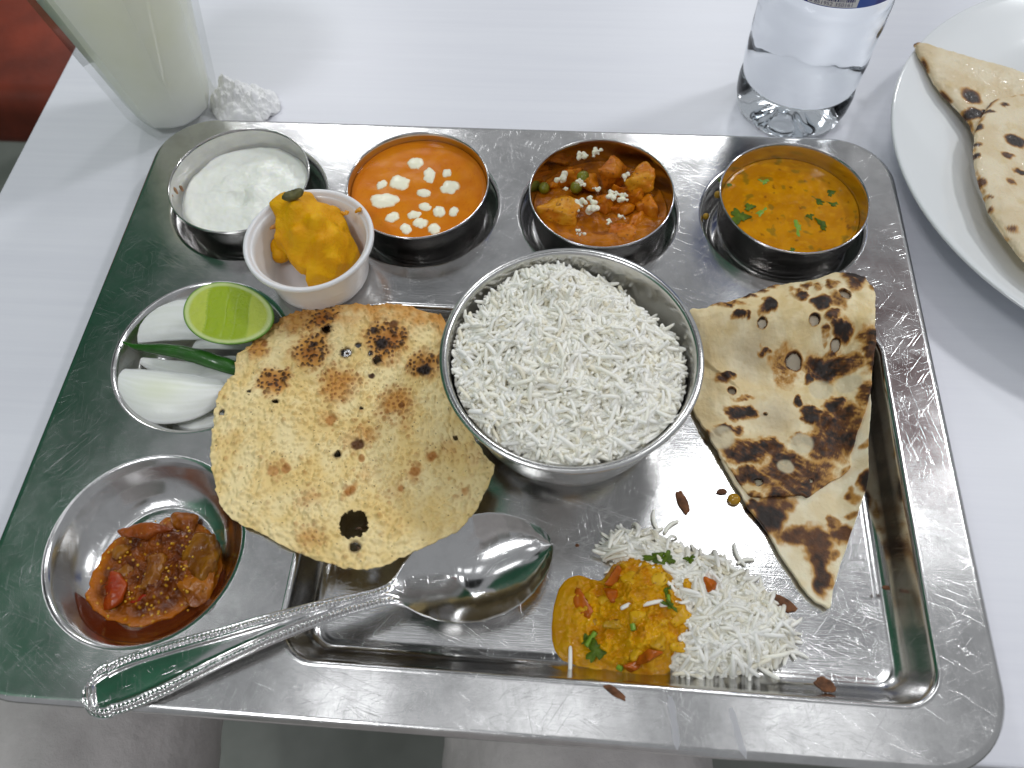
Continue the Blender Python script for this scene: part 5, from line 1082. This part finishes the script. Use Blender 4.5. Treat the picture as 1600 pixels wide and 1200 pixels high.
put('dal_drop', V, F, pmat('dal drop', (.42, .22, .006), .15, coat=.5), label='round yellow dal drop beside the roti\'s left edge', cat='drop')

# ------------------------------------------------------------------ beyond the table: a red chair, and the diner's lap
m_red = pmat('red chair upholstery', (0.20, 0.028, 0.010), 0.5, var=(0.08, 0.5), bumps=((1.5, 0.03),)); m_blk = pmat('black chair frame', (0.02, 0.02, 0.022), 0.5)
ch = thing('red_chair', (-72, 76, -75), 'dark red upholstered chair beyond the left table edge', 'chair')
put('seat', *box(-95, -50, 49, 98, -36, -28, 2.5, 4), m_red, parent=ch); put('backrest', *box(-101, -96, 51, 96, -30, 12, 1.8, 4), m_red, parent=ch)
for x, y in ((-92, 53), (-54, 53), (-92, 94), (-54, 94)): put('leg', *box(x - 1.6, x + 1.6, y - 1.6, y + 1.6, -75, -36.05, .3, 1), m_blk, parent=ch)
m_tr = pmat('grey cotton trousers', (0.60, 0.56, 0.55), 0.85, var=(0.3, 0.15), bumps=((0.9, 0.15), (14, 0.02)))
b = bmesh.new()
for (p, q, r0, r1) in [((-19, -44, -20), (-27, 2, -21), 9.0, 7.0), ((8, -44, -20), (3, 2, -22), 9.5, 7.4)]:
    for t in np.linspace(0, 1, 22): ball(b, np.array(p) * (1 - t) + np.array(q) * t, (1 - t) * r0 + t * r1)
for (p, q, r0, r1) in [((-27, 2, -21), (-28, 4, -66), 7.0, 5.0), ((3, 2, -22), (4, 4, -66), 7.4, 5.0)]:
    for t in np.linspace(0, 1, 16): ball(b, np.array(p) * (1 - t) + np.array(q) * t, (1 - t) * r0 + t * r1)
for t in np.linspace(0, 1, 8): ball(b, (-18 + 26 * t, -48, -19), 11.5)
for t in np.linspace(0, 1, 14): ball(b, (-5, -52 + 3 * t, -14 + 44 * t), (17 + 2.5 * t, 11, 8))
ball(b, (-5, -50, 34), (20, 9, 7)); ball(b, (-5, -49, 43), (5.5, 6, 8)); ball(b, (-5, -46, 58), (8, 9.5, 12))
V, F = remesh(b, .55, 6, lambda x, y, z: 1.1 * (0.25 - np.abs(fbm((x * .8 + y * .35) * .10, (y - x * .5) * .04, z * .05, 3))) + .12 * fbm(x * .5, y * .5, z * .5, 3))
put('person', V, F, m_tr, origin=(-5, -30, -75), label='seated person\'s lap in grey trousers below the tray\'s front edge', cat='person')
